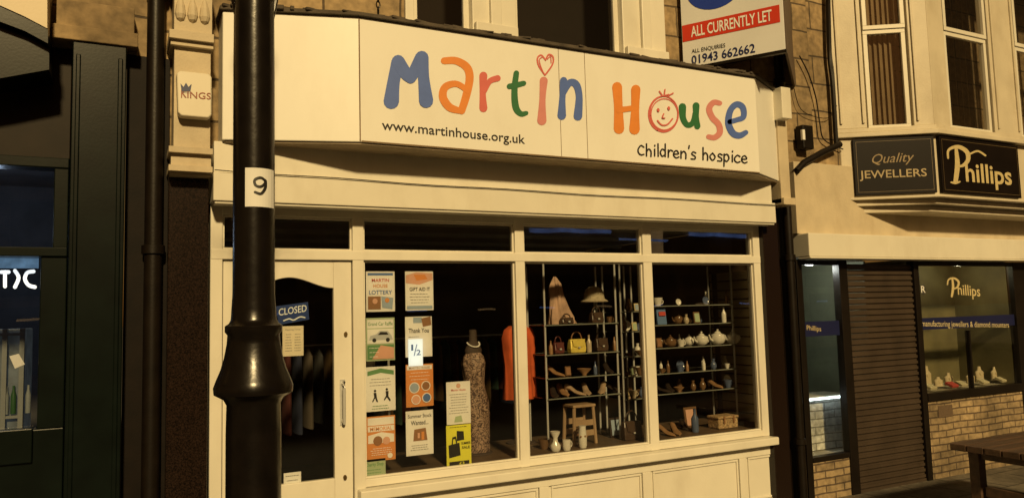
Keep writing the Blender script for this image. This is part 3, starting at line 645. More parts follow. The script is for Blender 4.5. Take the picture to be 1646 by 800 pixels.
poster(589,670,636,737,porange,'orange and cream poster with teddy picture',[('r',.04,.03,.96,.2,paper),('r',.04,.22,.96,.34,paper),('t','MEMORIAL',.12,.88,.32,.08,porange),('p',[(.05,.42),(.5,.36),(.95,.42),(.95,.6),(.05,.6)],paper),('c',.38,.55,.16,pbrn),('c',.68,.56,.13,ppink),('l',.12,.72,.9,.86,4,paper),('c',.8,.9,.09,paper)])
poster(652,661,697,728,paper,'white summer stock wanted notice with picture',[('t','Summer Stock',.08,.95,.16,.08,black),('t','Wanted...',.18,.82,.32,.10,black),('p',[(.3,.42),(.72,.40),(.78,.68),(.26,.68)],pbrn),('r',.42,.5,.5,.62,ppink),('r',.56,.48,.66,.66,porange),('l',.15,.78,.85,.88,3,pgrey)])
poster(717,614,757,679,paper,'white printed notice with lines of text',[('c',.5,.1,.09,ppink),('t','Martin House',.2,.8,.22,.05,pred),('l',.1,.30,.9,.74,8,pgrey),('p',[(.35,.82),(.6,.8),(.65,.95),(.3,.95)],ppale)],o=-.03)
poster(717,684,758,748,pyel,'bright yellow summer sale poster with black bag picture',[('l',.1,.05,.9,.05,1,black),('p',[(.42,.14),(.7,.16),(.72,.36),(.42,.38)],black),('p',[(.08,.46),(.52,.42),(.56,.72),(.1,.76)],black),('p',[(.2,.46),(.24,.28),(.38,.26),(.44,.44),(.39,.44),(.35,.32),(.27,.33),(.25,.46)],black),('t','SUMMER',.60,.97,.47,.06,black),('t','SALE',.62,.94,.57,.06,black),('r',.1,.85,.9,.95,black),('t','£3',.5,.7,.93,.06,pyel)],o=-.03)
poster(586,739,620,766,ppale,'small pale green card stuck at the window base',[('t','Charity Shop',.05,.9,.35,.18,pgreen),('l',.06,.55,.8,.85,3,pgreen)],name='card',cat='card')
lit=mat('glowing_card',(.75,.88,1.0),.6,.05,8,emit=.4)  # paper card given a cool glow of its own, not a lamp
poster(656,545,680,587,lit,'self-glowing pale blue half price card taped over poster',[('t','1',.2,.34,.42,.22,pblue),('t','2',.55,.85,.60,.20,pblue),('p',[(.36,.62),(.42,.62),(.62,.2),(.56,.2)],pblue)],name='card',cat='card',group=None,o=-.012)
cb_=mat('closed_sign_blue',(.02,.05,.20),.4,.1)
ct=B(); ct.face([FR.px(x,y,-.012) for x,y in [(443,492),(495,485),(497,513),(448,522)]]); cs=mk('closed_sign',ct,cb_,label='blue closed sign hanging crooked in the door glass',cat='sign')
CP=Pl((0,.012),(1,.012)); text('lettering','CLOSED',CP,(448,507),(493,500),11,mat('pale_vinyl',(.8,.85,.9),.4,.03),cs,o=.002,bold=.01)
q=B(); q.ribbon([(456,515,2),(465,512,2),(472,514,2),(482,509,2),(490,510,2)],lambda x,y,o:CP.px(x,y,o),.002); mk('script_lettering',q,MATS['pale_vinyl'],cs,flip=False)
poster(454,524,488,571,mat('cream_paper',(.68,.62,.48),.7,.05),'cream opening times notice taped in door glass',[('t','Opening Times',.12,.85,.14,.05,pgrey),('l',.12,.28,.45,.82,7,pgrey),('l',.55,.28,.88,.82,7,pgrey)],name='notice',cat='notice',group=None,o=-.012)
poster(456,760,484,775,paper,'small white label on lower edge of door glass',[('l',.1,.3,.9,.7,2,black)],name='label',cat='label',group=None,o=-.012)
# ------------------------------------------------------------------ window display goods
def base(px,py,y): return FR.px(px,py,-y)
def zof(py,px,y): return FR.px(px,py,-y).z
dress_m,nt_=newmat('patterned_dress_cloth')
N=nt_.nodes;Lk=nt_.links; o_=N.new('ShaderNodeOutputMaterial'); bs=N.new('ShaderNodeBsdfPrincipled'); Lk.new(bs.outputs[0],o_.inputs[0]); bs.inputs['Roughness'].default_value=.6
tc=N.new('ShaderNodeTexCoord'); wv=N.new('ShaderNodeTexNoise'); wv.inputs['Scale'].default_value=17; wv.inputs['Distortion'].default_value=4.5; wv.inputs['Detail'].default_value=3
Lk.new(tc.outputs['Object'],wv.inputs['Vector']); cr_=N.new('ShaderNodeValToRGB'); cr_.color_ramp.elements[0].color=(.06,.032,.025,1); cr_.color_ramp.elements[1].color=(.38,.26,.19,1); cr_.color_ramp.elements[0].position=.44; cr_.color_ramp.elements[1].position=.56
Lk.new(wv.outputs[0],cr_.inputs[0]); Lk.new(cr_.outputs[0],bs.inputs['Base Color'])
y=.45; cc=base(767,700,y); zr=lambda py:zof(py,767,y)
mn=thing('mannequin','dress form wearing a patterned brown fitted evening dress and necklace','mannequin',(cc.x,cc.y,zp))
L=[(.01,zr(745),.085,.07),(.01,zr(735),.10,.08),(.005,zr(700),.105,.09),(-.0,zr(665),.115,.10),(-.005,zr(645),.11,.095),(-.015,zr(618),.085,.075),(-.02,zr(600),.095,.09),(-.02,zr(583),.105,.095),(-.02,zr(572),.09,.075),(-.02,zr(566),.065,.055)]
b=B(); b.secs((cc.x,cc.y,0),L,40)
for v in b.b.verts:
    an=math.atan2(v.co.y-cc.y,v.co.x-cc.x); k=1+.06*math.sin(an*9+v.co.z*14); v.co.x=cc.x+(v.co.x-cc.x)*k; v.co.y=cc.y+(v.co.y-cc.y)*k
mk('dress',b,dress_m,mn,smooth=True)
b=B(); b.secs((cc.x-.02,cc.y,0),[(0,zr(572),.065,.05),(0,zr(562),.08,.05),(0,zr(553),.055,.045),(0,zr(546),.035,.032),(0,zr(530),.032,.03),(0,zr(529),.02,.02)],20); b.lathe([(.012,zp+.01),(.012,zr(740))],(cc.x,cc.y,0),10); b.lathe([(.13,zp+.001),(.13,zp+.012),(.02,zp+.02)],(cc.x,cc.y,0),20)
mk('bust_form',b,mat('dress_form_cloth',(.06,.04,.03),.8,.2),mn,smooth=True)
b=B()
for k in range(15):
    a=math.pi*(k/14)+math.pi; b.lathe([(.001,-.008),(.007,-.004),(.008,0),(.007,.004),(.001,.008)],(cc.x-.02+math.cos(a)*.055,cc.y+math.sin(a)*.06,zr(550)-.035*math.sin(math.pi*k/14)),8)
mk('necklace',b,mat('pearl_beads',(.75,.72,.68),.25,.05),mn,smooth=True)
y=.7; cc=base(836,640,y); zr=lambda py:zof(py,836,y)
mn=thing('mannequin','bust form wearing a plain orange sleeveless top','mannequin',(cc.x,cc.y,zp))
b=B(); b.secs((cc.x,cc.y,0),[(0,zr(640),.165,.11),(0,zr(610),.155,.11),(0,zr(585),.15,.11),(0,zr(560),.165,.12),(0,zr(542),.17,.10),(0,zr(529),.14,.07),(0,zr(523),.09,.05)],48)
for v in b.b.verts:
    an=math.atan2(v.co.y-cc.y,v.co.x-cc.x); v.co.y+=.016*math.sin(an*9+v.co.z*6)
mk('top',b,mat('orange_cloth',(.62,.11,.03),.85,.35,5,.3),mn,smooth=True)
b=B(); b.lathe([(.05,zr(524)),(.045,zr(510)),(.001,zr(508))],(cc.x,cc.y,0),16); b.lathe([(.012,zp+.01),(.012,zr(640))],(cc.x,cc.y,0),8); b.lathe([(.14,zp+.001),(.14,zp+.012),(.02,zp+.02)],(cc.x,cc.y,0),20); mk('bust_form',b,MATS['dress_form_cloth'],mn,smooth=True)
shg=glassmat('glass_shelf',.85,.12)
edge=mat('shelf_edge_green_white',(.20,.21,.18),.3,.2)
def shelf_unit(px0,px1,y0,y1,pys,label):
    xs=base(px0,560,y0).x,base(px1,560,y0).x
    t=thing('display_shelves',label,'shelves',((xs[0]+xs[1])/2,(y0+y1)/2,zp),group='glass display shelves in the window')
    zs=[zof(p,(px0+px1)/2,y0) for p in pys]; zm=zof(424,px0,y0)
    for x in xs:
        for yy in (y0,y1):
            b=B(); b.lathe([(.010,zp+.001),(.010,zm)],(x,yy,0),10); mk('post',b,chrome,t,smooth=True)
    for z in zs:
        b=B(); b.aab(xs[0]+.01,xs[1]-.01,y0-.02,y1+.02,z-.008,z); mk('shelf',b,shg,t)
        for yy in (y0-.026,y1+.026):
            b=B(); b.aab(xs[0]-.005,xs[1]+.005,yy-.004,yy+.004,z-.009,z+.001); mk('rail',b,edge,t)
    return zs
u1=shelf_unit(877,992,.35,.68,(520,567,604,636),'chrome and glass shelves holding bags and shoes')
u2=shelf_unit(1052,1180,.40,.75,(490,520,556,596,628),'chrome and glass shelves holding teapots and china')
u3=shelf_unit(1000,1036,.40,.70,(500,532,572,604,640),'narrow chrome and glass shelves with small ornaments')
b=B(); y=.5; c=base(898,518,y)
b.secs((c.x,c.y,0),[(.03,u1[0]+.002,.14,.07),(.02,u1[0]+.06,.125,.06),(-.0,u1[0]+.14,.09,.055),(-.005,u1[0]+.24,.065,.05),(-.02,u1[0]+.32,.06,.04),(-.02,u1[0]+.37,.05,.035),(-.03,u1[0]+.44,.012,.01)],60)
for v in b.b.verts:
    an=math.atan2(v.co.y-c.y,v.co.x-c.x); k=1+.20*math.sin(an*5+v.co.z*11)+.10*math.sin(an*11-v.co.z*7); v.co.x=c.x+(v.co.x-c.x)*k; v.co.y=c.y+(v.co.y-c.y)*k
mk('draped_scarf',b,mat('pinkish_cloth',(.55,.36,.26),.8,.35,9,.3),label='pinkish brown scarf draped on a glass shelf',cat='scarf',smooth=True)
c=base(955,482,.5); z=zof(482,955,.5)
ht=thing('sun_hat','pale woven sun hat on a slim stand','hat',(c.x,c.y,u1[0]))
b=B(); b.lathe([(.13,z-.02),(.135,z-.012),(.10,z+.012),(.095,z+.06),(.08,z+.10),(.045,z+.125),(.001,z+.13)],(c.x,c.y,0),24); mk('hat',b,mat('woven_straw',(.5,.42,.29),.8,.3,60,.3),ht,smooth=True)
b=B(); b.lathe([(.05,u1[0]+.001),(.05,u1[0]+.008),(.008,u1[0]+.012),(.008,z+.03)],(c.x,c.y,0),14); mk('stand',b,chrome,ht,smooth=True)
def handbag(px,zb,y,W,Hh,m,label):
    c=base(px,560,y); t=thing('handbag',label,'bag',(c.x,c.y,zb),group='handbags on display')
    b=B(); 
    b.loft([[Vector((c.x+sx*W/2*k,c.y+sy*.035*d,zb+.001+h)) for sx,sy in ((-1,-1),(1,-1),(1,1),(-1,1))] for k,d,h in ((.95,1,0),(1.02,1.1,Hh*.3),(.98,.9,Hh*.7),(.9,.5,Hh))]); mk('body',b,m,t,bevel=.008)
    b=B(); b.face([(c.x-W*.42,c.y-.04,zb+Hh),(c.x+W*.42,c.y-.04,zb+Hh),(c.x+W*.35,c.y-.045,zb+Hh*.5),(c.x,c.y-.045,zb+Hh*.35),(c.x-W*.35,c.y-.045,zb+Hh*.5)]); mk('flap',b,m,t)
    b=B(); b.tube([(c.x-W*.35,c.y,zb+Hh)]+[(c.x-math.cos(k*.393)*W*.33,c.y,zb+Hh+math.sin(k*.393)*Hh*.55) for k in range(9)],.006,8); mk('handle',b,m if m!=MATS.get('gold_leather') else pbrn,t,smooth=True)
    b=B(); b.rawbox((c.x,c.y-.05,zb+Hh*.4),(.02,.008,.015)); mk('clasp',b,chrome,t)
dlth=mat('dark_leather',(.07,.042,.028),.35,.2); rdl=mat('maroon_leather',(.12,.035,.03),.35,.2)
handbag(927,u1[1],.45,.165,.125,mat('gold_leather',(.85,.68,.14),.3,.2,20,.2,metal=.2),'small shiny gold handbag on a glass shelf')
handbag(912,u1[0],.40,.12,.06,dlth,'small dark clutch bag on a glass shelf')
handbag(960,u1[0],.45,.13,.10,dlth,'dark brown handbag on a glass shelf')
handbag(897,u1[1],.50,.10,.10,rdl,'maroon handbag on a glass shelf')
handbag(966,u1[1],.50,.13,.12,dlth,'dark brown handbag on a glass shelf')
handbag(1010,zp,.25,.20,.17,dlth,'dark brown handbag standing on the window platform')
def shoe(px,zb,y,m,ang,label,heel=.05,Ls=.22):
    c=base(px,620,y); t=thing('shoe',label,'shoe',(c.x,c.y,zb),group='second hand shoes on display')
    d=Vector((math.cos(ang),math.sin(ang),0)); n=Vector((-d.y,d.x,0)); rg=[]
    for s_,w,zl,hh in ((0,.022,heel,.055),(.12,.028,heel*.98,.055),(.3,.026,heel*.75,.045),(.5,.03,heel*.3,.035),(.7,.038,.004,.032),(.88,.03,.002,.024),(1,.008,.002,.012)):
        ctr=Vector((c.x,c.y,zb))+d*((s_-.5)*Ls)
        rg.append([ctr+n*(math.cos(k*.785)*w)+Vector((0,0,zl+hh/2+math.sin(k*.785)*hh/2)) for k in range(8)])
    b=B(); b.loft(rg); mk('upper',b,m,t,smooth=True)
    b=B(); h0=Vector((c.x,c.y,zb))-d*(Ls*.44)
    b.tube([h0+Vector((0,0,.001)),h0+Vector((0,0,heel+.01))],[.008,.02],8); mk('heel',b,m,t,smooth=True)
tan_=mat('tan_leather',(.32,.18,.09),.4,.2,20); dl=mat('black_leather',(.04,.028,.022),.3,.2,20); bg_=mat('beige_leather',(.42,.30,.20),.4,.2,20)
for px,zz_,y_,m_,an in ((890,u1[3],.42,dl,-1.9),(905,u1[3],.5,tan_,-1.7),(925,u1[3],.42,bg_,-1.1),(942,u1[3],.44,bg_,-1.9),(968,u1[3],.42,bg_,-2.3),(983,u1[3],.5,dl,-1.2),(893,u1[2],.5,tan_,-1.2),(978,u1[2],.45,dl,-1.8)):
    shoe(px,zz_,y_,m_,an,'beige or tan high heeled court shoe on glass shelf' if m_!=dl else 'black high heeled court shoe on glass shelf')
for px,y_,m_,an in ((1068,.25,tan_,-1.4),(1083,.27,tan_,-1.9),(1024,.3,tan_,-1.0),(1060,.45,dl,-1.2),(1100,.4,dl,-1.8)):
    shoe(px,zp,y_,m_,an,'heeled shoe standing on the window platform',.045)
for px,k_,m_,an in ((1062,4,dl,-1.2),(1076,4,dl,-2.0),(1150,4,tan_,-1.6)): shoe(px,u2[k_],.5,m_,an,'small shoe on a glass shelf',.03)
por=mat('white_porcelain',(.72,.69,.62),.15,.08,20); bl=mat('brown_glaze',(.16,.09,.045),.2,.2); blz=mat('blue_glaze',(.10,.13,.22),.2,.2); crz=mat('cream_glaze',(.48,.40,.28),.2,.2)
def pot(px,py,z,y,prof,m,label,name='vase',cat='vase',handle=None,band=False,group=None):
    c=base(px,py,y); t=thing(name,label,cat,(c.x,c.y,z),group=group); b=B(); b.lathe([(r_,h_+z+.001) for r_,h_ in prof],(c.x,c.y,0),20); mk('body',b,m,t,smooth=True)
    if handle:
        b=B(); r_=handle[0]; b.tube([(c.x+r_*.8+math.sin(k*.393)*r_*.7,c.y,z+handle[1]-math.cos(k*.393)*handle[2]) for k in range(9)],.005,8); mk('handle',b,m,t,smooth=True)
    if band:
        b=B()
        for k in range(6):
            a=k*1.05-2.5; b.lathe([(.001,-.012),(.012,0),(.001,.012)],(c.x+math.cos(a)*.037,c.y+math.sin(a)*.037,z+.1+.02*math.sin(k*3)),6,1,.6)
        mk('painted_flower',b,pbrn,t)
    return c
pot(893,722,zp,.15,[(.035,0),(.045,.02),(.045,.05),(.022,.08),(.02,.11),(.042,.15),(.045,.165),(.03,.16)],por,'white flared china vase on the platform')
pot(911,722,zp,.13,[(.03,0),(.036,.02),(.036,.09),(.034,.09)],por,'white mug on the window platform','mug','mug',(.036,.05,.028))
pot(937,720,zp,.15,[(.03,0),(.037,.02),(.038,.08),(.034,.14),(.03,.17),(.034,.19),(.028,.19)],por,'white flower painted jug vase on platform',band=True)
def teapot(px,z,y,s,m=por):
    c=base(px,550,y); t=thing('teapot','white china teapot on a glass shelf' if m==por else 'brown glazed teapot on a glass shelf','teapot',(c.x,c.y,z),group='china teapots'); P=lambda a,h:(a*s,h*s+z+.001)
    b=B(); b.lathe([P(.03,0),P(.055,.015),P(.07,.05),P(.06,.085),P(.03,.1),P(.028,.103)],(c.x,c.y,0),24); mk('body',b,m,t,smooth=True)
    b=B(); b.lathe([P(.03,.104),P(.02,.115),P(.006,.12),P(.011,.128),P(.009,.138),P(.001,.14)],(c.x,c.y,0),20); mk('lid',b,m,t,smooth=True)
    b=B(); b.tube([(c.x-.055*s,c.y,z+.035*s),(c.x-.085*s,c.y,z+.05*s),(c.x-.1*s,c.y,z+.09*s)],[.014*s,.01*s,.007*s],8); mk('spout',b,m,t,smooth=True)
    b=B(); b.tube([(c.x+.05*s+math.sin(k*.393)*.045*s,c.y,z+(.055-.032*math.cos(k*.393))*s) for k in range(9)],.006*s,8); mk('handle',b,m,t,smooth=True)
teapot(1128,u2[2],.5,1.0); teapot(1154,u2[2],.48,1.15); teapot(1178,u2[2],.45,1.05); teapot(1108,u2[2],.6,.8)
teapot(1078,u2[2],.5,.85,bl); teapot(1092,u2[1],.55,.8,bl)
CUP=lambda s:[(.025*s,0),(.035*s,.03*s),(.045*s,.07*s),(.043*s,.07*s)]
VAS=lambda s:[(.02*s,0),(.04*s,.03*s),(.035*s,.07*s),(.015*s,.1*s),(.022*s,.13*s),(.018*s,.13*s)]
BOT=lambda s:[(.025*s,0),(.027*s,.01*s),(.027*s,.10*s),(.01*s,.13*s),(.01*s,.165*s),(.012*s,.17*s)]
BWL=lambda s:[(.02*s,0),(.022*s,.008*s),(.06*s,.045*s),(.065*s,.055*s),(.06*s,.052*s)]
def frame_item(px,z,y,wd_,hg,m):
    c=base(px,560,y); t=thing('picture_frame','small framed picture propped on a glass shelf','picture',(c.x,c.y,z),group='framed pictures on the shelves')
    b=B(); b.rawbox((c.x,c.y,z+hg/2+.003),(wd_,.015,hg),0,-.15); mk('frame',b,m,t,bevel=.002)
    b=B(); b.rawbox((c.x,c.y-.0095,z+hg/2+.003),(wd_*.75,.003,hg*.78),0,-.15); mk('picture',b,random.choice([psky,ppink,pbrn,ppale]),t)
def plate_item(px,z,y,r_,m):
    c=base(px,560,y); t=thing('plate','decorated china plate standing upright on a shelf','plate',(c.x,c.y,z),group='china plates')
    b=B(); b.loft([[Vector((c.x+math.cos(a*.3142)*rr,c.y+dy+.15*(math.sin(a*.3142)*rr),z+r_+.002+math.sin(a*.3142)*rr)) for a in range(20)] for rr,dy in ((r_*.55,.012),(r_,0),(r_*.97,-.004),(r_*.6,.006))]); mk('rim',b,m,t,smooth=True)
rows=[(u2,0,(1062,1090,1140,1170)),(u2,1,(1108,1124,1168)),(u2,2,(1062,1094,)),(u2,3,(1062,1076,1092,1104,1128,1142,1168)),(u2,4,(1092,1108,1128,1164)),
      (u3,0,(1010,1028)),(u3,1,(1006,1018,1030)),(u3,2,(1008,1026)),(u3,3,(1006,1016,1030)),(u3,4,(1012,1028)),(u1,1,(884,950,984)),(u1,2,(910,936,955)),(u1,0,(982,))]
for uu,k_,pxs in rows:
    for px in pxs:
        for yy in (.45,.64):
            if yy>.5 and (uu is u1 or random.random()<.5): continue
            s=random.uniform(.6,1.15); m=random.choice([por,crz,bl,blz,bl,tan_,bl]); kk=random.randrange(6); P_=px+random.uniform(-4,4)
            if kk==0: pot(P_,560,uu[k_],yy,CUP(s),m,'small china cup standing on glass shelf','cup','cup',(.04*s,.035*s,.02*s),group='china cups')
            elif kk==1: pot(P_,560,uu[k_],yy,VAS(s),m,'small ornamental vase standing on glass shelf',group='small vases')
            elif kk==2: pot(P_,560,uu[k_],yy,BOT(s*.85),m,'slim decorative bottle standing on glass shelf','bottle','bottle',group='bottles')
            elif kk==3: pot(P_,560,uu[k_],yy,BWL(s*.9),m,'shallow china bowl on a glass shelf','bowl','bowl',group='china bowls')
            elif kk==4: frame_item(P_,uu[k_],yy,.07*s,.10*s,random.choice([bl,gold,dl]))
            else: plate_item(P_,uu[k_],yy,.05*s,random.choice([por,crz,blz]))
pot(1118,700,zp,.25,BOT(1.3),blz,'tall blue glass bottle on the window platform','bottle','bottle',group='bottles')
frame_item(1105,zp,.5,.16,.2,bl); frame_item(985,zp,.45,.14,.18,dl); pot(875,720,zp,.3,CUP(1.2),bl,'brown pot standing on the window platform','cup','cup',group='china cups')
c=base(1063,519,.42); b=B(); b.rawbox((c.x,c.y,u2[1]+.085),(.11,.02,.165),0,-.12); bo=mk('book',b,mcol('book_cover_blue',(.10,.18,.35)),label='paperback book with blue cover propped on shelf',cat='book',bevel=.002)
b=B(); b.rawbox((c.x,c.y-.020,u2[1]+.11),(.08,.002,.04),0,-.12); mk('cover_title',b,pred,bo)
b=B(); b.rawbox((c.x,c.y-.0125,u2[1]+.05),(.08,.002,.05),0,-.12); mk('cover_picture',b,paper,bo)
c=base(932,700,.38); t=thing('wooden_stool','small pale wooden stool on the window platform','stool',(c.x,c.y,zp)); wd=mat('pale_wood',(.40,.27,.16),.5,.25,12,.1,stretch=(1,1,.1)); zt2=zof(648,932,.38)
b=B(); b.rawbox((c.x,c.y,zt2-.012),(.24,.2,.025)); mk('seat',b,wd,t,bevel=.006)
for sx in (-1,1):
    for sy in (-1,1): b=B(); b.tube([(c.x+sx*.1,c.y+sy*.08,zt2-.024),(c.x+sx*.115,c.y+sy*.09,zp+.001)],.016,8); mk('leg',b,wd,t,smooth=True)
for sy in (-1,1):
    b=B(); b.rawbox((c.x,c.y+sy*.085,zp+.10),(.2,.012,.05)); b.rawbox((c.x,c.y+sy*.085,zp+.19),(.19,.011,.05)); mk('stretcher',b,wd,t)
c=base(1163,695,.3); b=B(); wk=mat('wicker',(.50,.34,.18),.8,.6,70,.9)
t=thing('wicker_hamper','small wicker hamper with lid on window platform','basket',(c.x,c.y,zp)); b.rawbox((c.x,c.y,zp+.05),(.25,.16,.095)); mk('body',b,wk,t,bevel=.012)
b=B(); b.rawbox((c.x,c.y,zp+.112),(.265,.175,.026)); mk('lid',b,wk,t,bevel=.01)
for sx in (-.06,.06): b=B(); b.rawbox((c.x+sx,c.y-.09,zp+.09),(.018,.006,.07)); mk('strap',b,pbrn,t)
for (ra,rb,ry_) in ((2.2,4.4,2.8),(1.3,2.4,1.8)):
    rk=thing('clothes_rail','chrome rail of hanging clothes deep inside the shop','clothes rail',((ra+rb)/2,ry_,.02),group='clothes rails')
    b=B(); b.tube([(ra,ry_,.02),(ra,ry_,1.7),(rb,ry_,1.7),(rb,ry_,.02)],.014,8); mk('rail',b,chrome,rk)
    n=int((rb-ra)/.1)-1
    for i in range(n):
        cx=ra+.1+i*.1; L_=random.uniform(.6,.95); b=B(); b.secs((cx,ry_,0),[(0,1.68-L_,.035,.2),(0,1.4,.03,.19),(0,1.6,.03,.17),(0,1.67,.012,.03)],12)
        mk('garment',b,mat('garment_%d'%(i%6),[(.14,.04,.035),(.04,.05,.10),(.16,.13,.10),(.07,.07,.07),(.18,.11,.05),(.04,.08,.06)][i%6],.85,.2),rk,smooth=True)
# ------------------------------------------------------------------ jeweller building
jw=thing('jewellers_shop','cream painted jewellers with canted bay window and roller shutter','shop',(9,0,0))
xP0=X(1284,580,0)
zfa=S(1300,376,.1)[1]; zfb=S(1300,412,.2)[1]
XE=20
zfT=S(1300,262,.05)[1]
b=B(); b.box(FR,xE+.002,XE,zfT,8.4,-.3,.0)
mk('wall',b,stone,jw)
b=B(); b.box(FR,xP0,XE,zfa+.003,zfT-.003,-.3,.08); 
mk('fascia',b,cream,jw,bevel=.006)
b=B(); b.box(FR,xP0+.02,XE,zfb,zfa,-.05,.2); b.box(FR,xP0+.02,XE,zfb-.02,zfb-.001,.05,.21); mk('awning_cassette',b,white,jw,bevel=.01)
A0=FR.px(1352,300,.02); B0=FR.px(1507,265,.56)
PLc=Pl((A0.x,A0.y),(B0.x,B0.y)); PLf=Pl((B0.x,B0.y),(XE,B0.y))
zs0=FR.px(1507,312,.56).z; zs1=FR.px(1507,216,.56).z
def bayprism(b,off,z0,z1):
    k=.414*off
    pts=[(A0.x-off*.9,-.01),(A0.x-off*.9,-A0.y),(B0.x-k,-B0.y+off),(12.2,-B0.y+off),(12.9,-.01)]
    b.prism(FR,pts,z0,z1)
b=B(); bayprism(b,-.03,zs0,zs1-.001); bayprism(b,.05,zs1,zs1+.05); bayprism(b,.02,zs1+.051,zs1+.10); bayprism(b,.03,zs0-.03,zs0-.001); bayprism(b,-.06,zs0-.09,zs0-.031); bayprism(b,-.16,zs0-.16,zs0-.091)
mk('bay_base',b,mat('bay_paint',(.60,.53,.40),.5,.1,4,.15,dirt=.3),jw,bevel=.008)
zbt=8.0; zb_=zs1+.101
pc=[PLc.sz(px,110)[0] for px in (1358,1388,1463,1507)]; pf_=[PLf.sz(px,110)[0] for px in (1507,1521,1592,1634,1760,1800)]
zw_=PLc.sz(1425,208)[1]; zwt=zw_+2.0
b=B()
b.box(PLc,-.02,pc[1],zb_,zbt,-.12,0); b.box(PLc,pc[2],PLc.len-.001,zb_,zbt,-.12,0)
b.box(PLf,.001,pf_[1],zb_,zbt,-.12,.001); b.box(PLf,pf_[2],pf_[3],zb_,zbt,-.12,.001); b.box(PLf,pf_[4],3.6,zb_,zbt,-.12,.001)
b.box(PLc,pc[1],pc[2],zb_,zw_,-.119,-.002); b.box(PLf,pf_[1],pf_[2],zb_,zw_-.0,-.119,-.002); b.box(PLf,pf_[3],pf_[4],zb_,zw_,-.119,-.002)
b.box(PLc,pc[1],pc[2],zwt,zbt,-.119,-.002); b.box(PLf,pf_[1],pf_[2],zwt,zbt,-.119,-.002); b.box(PLf,pf_[3],pf_[4],zwt,zbt,-.119,-.002)
for P_,u in ((PLc,.03),(PLc,pc[1]-.05),(PLc,pc[2]+.03),(PLf,pf_[2]+.05),(PLf,pf_[3]-.07)): b.box(P_,u,u+.025,zb_+.05,zbt-.1,.001,.02)
mk('bay_pier',b,MATS['bay_paint'],jw,bevel=.006)
blind=mat('vertical_blind',(.36,.26,.15),.8,.3,5)
for P_,a,c in ((PLc,pc[1],pc[2]),(PLf,pf_[1],pf_[2]),(PLf,pf_[3],pf_[4])):
    zm_=zw_+ (PLc.sz(1425,46)[1]-zw_)
    w1=window('sash_window',a+.02,c-.02,zw_+.01,zm_-.001,-.05,pl=P_,bw=.045,g=glass2,parent=jw,depth=.03); w2=window('sash_window',a+.02,c-.02,zm_+.001,zwt-.01,-.035,pl=P_,bw=.045,g=glass2,parent=jw,depth=.03)
    q=B(); n=7
    for i in range(n): 
        u=a+.05+(c-a-.1)*(i+.15)/n; v0=P_.pt(u,zw_+.05,-.13); v1=P_.pt(u+.050,zw_+.05,-.165); hh=Vector((0,0,zwt-zw_-.1)); q.face([v0,v1,v1+hh,v0+hh])
    mk('vertical_blind',q,blind,w1)
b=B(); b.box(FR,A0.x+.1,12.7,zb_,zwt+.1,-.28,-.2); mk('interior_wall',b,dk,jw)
s1=thing('jewellers_sign','black signboard with gold lettering below the canted bay','sign',PLc.pt(.5,zs0,.0),group='jewellers signboards')
A=PLc.sz(1371,240,.012); C=PLc.sz(1502,240,.012)
b=B(); b.box(PLc,A[0],C[0],zs0+.02,zs1-.02,-.028,.012); mk('board',b,blk,s1,bevel=.004)
def rim(pl,s0,s1_,z0,z1,o,m,par,t=.006):
    b=B()
    for q in ((s0,s1_,z1-t,z1),(s0,s1_,z0,z0+t),(s0,s0+t,z0+t,z1-t),(s1_-t,s1_,z0+t,z1-t)): b.rect(pl,*q,o)
    mk('gold_border',b,m,par)
dim=mat('dull_gold',(.16,.11,.05),.4,.2); dgold=mat('aged_gold_lettering',(.38,.29,.15),.4,.2)
rim(PLc,A[0]+.03,C[0]-.03,zs0+.05,zs1-.05,.0145,dim,s1,.004)
text('lettering','Quality',PLc,(1402,263),(1470,259),15,mat('faded_gold_script',(.26,.18,.08),.4,.2),s1,o=.015,shear=.35)
text('lettering','JEWELLERS',PLc,(1382,287),(1490,283),12.5,dgold,s1,o=.015,bold=.008)
s2=thing('jewellers_sign','black signboard with large gold script lettering on the bay front','sign',PLf.pt(.6,zs0,.0),group='jewellers signboards')
A=PLf.sz(1513,265,.012); C=PLf.sz(1638,265,.012)
b=B(); b.box(PLf,A[0],C[0],zs0+.02,zs1-.02,-.028,.012); mk('board',b,blk,s2,bevel=.004)
rim(PLf,A[0]+.03,C[0]-.03,zs0+.05,zs1-.05,.0145,dim,s2,.004)
text('lettering','hillips',PLf,(1553,291),(1627,297),30,gold,s2,o=.015,bold=.018)
q=B(); PRf=lambda x,y,o:PLf.px(x,y,o)
for i,st in enumerate([[(1537,240,5),(1539,265,8),(1536,292,7)],[(1524,254,3),(1525,241,4),(1540,236,6),(1554,244,7),(1556,257,7),(1548,266,5),(1540,267,3)],[(1529,293,2.5),(1536,294,4),(1543,292,2.5)],[(1560,247,3),(1572,243,3),(1584,250,3)]]): q.ribbon(st,PRf,.015+i*.0007)
mk('script_capital',q,gold,s2,flip=False)
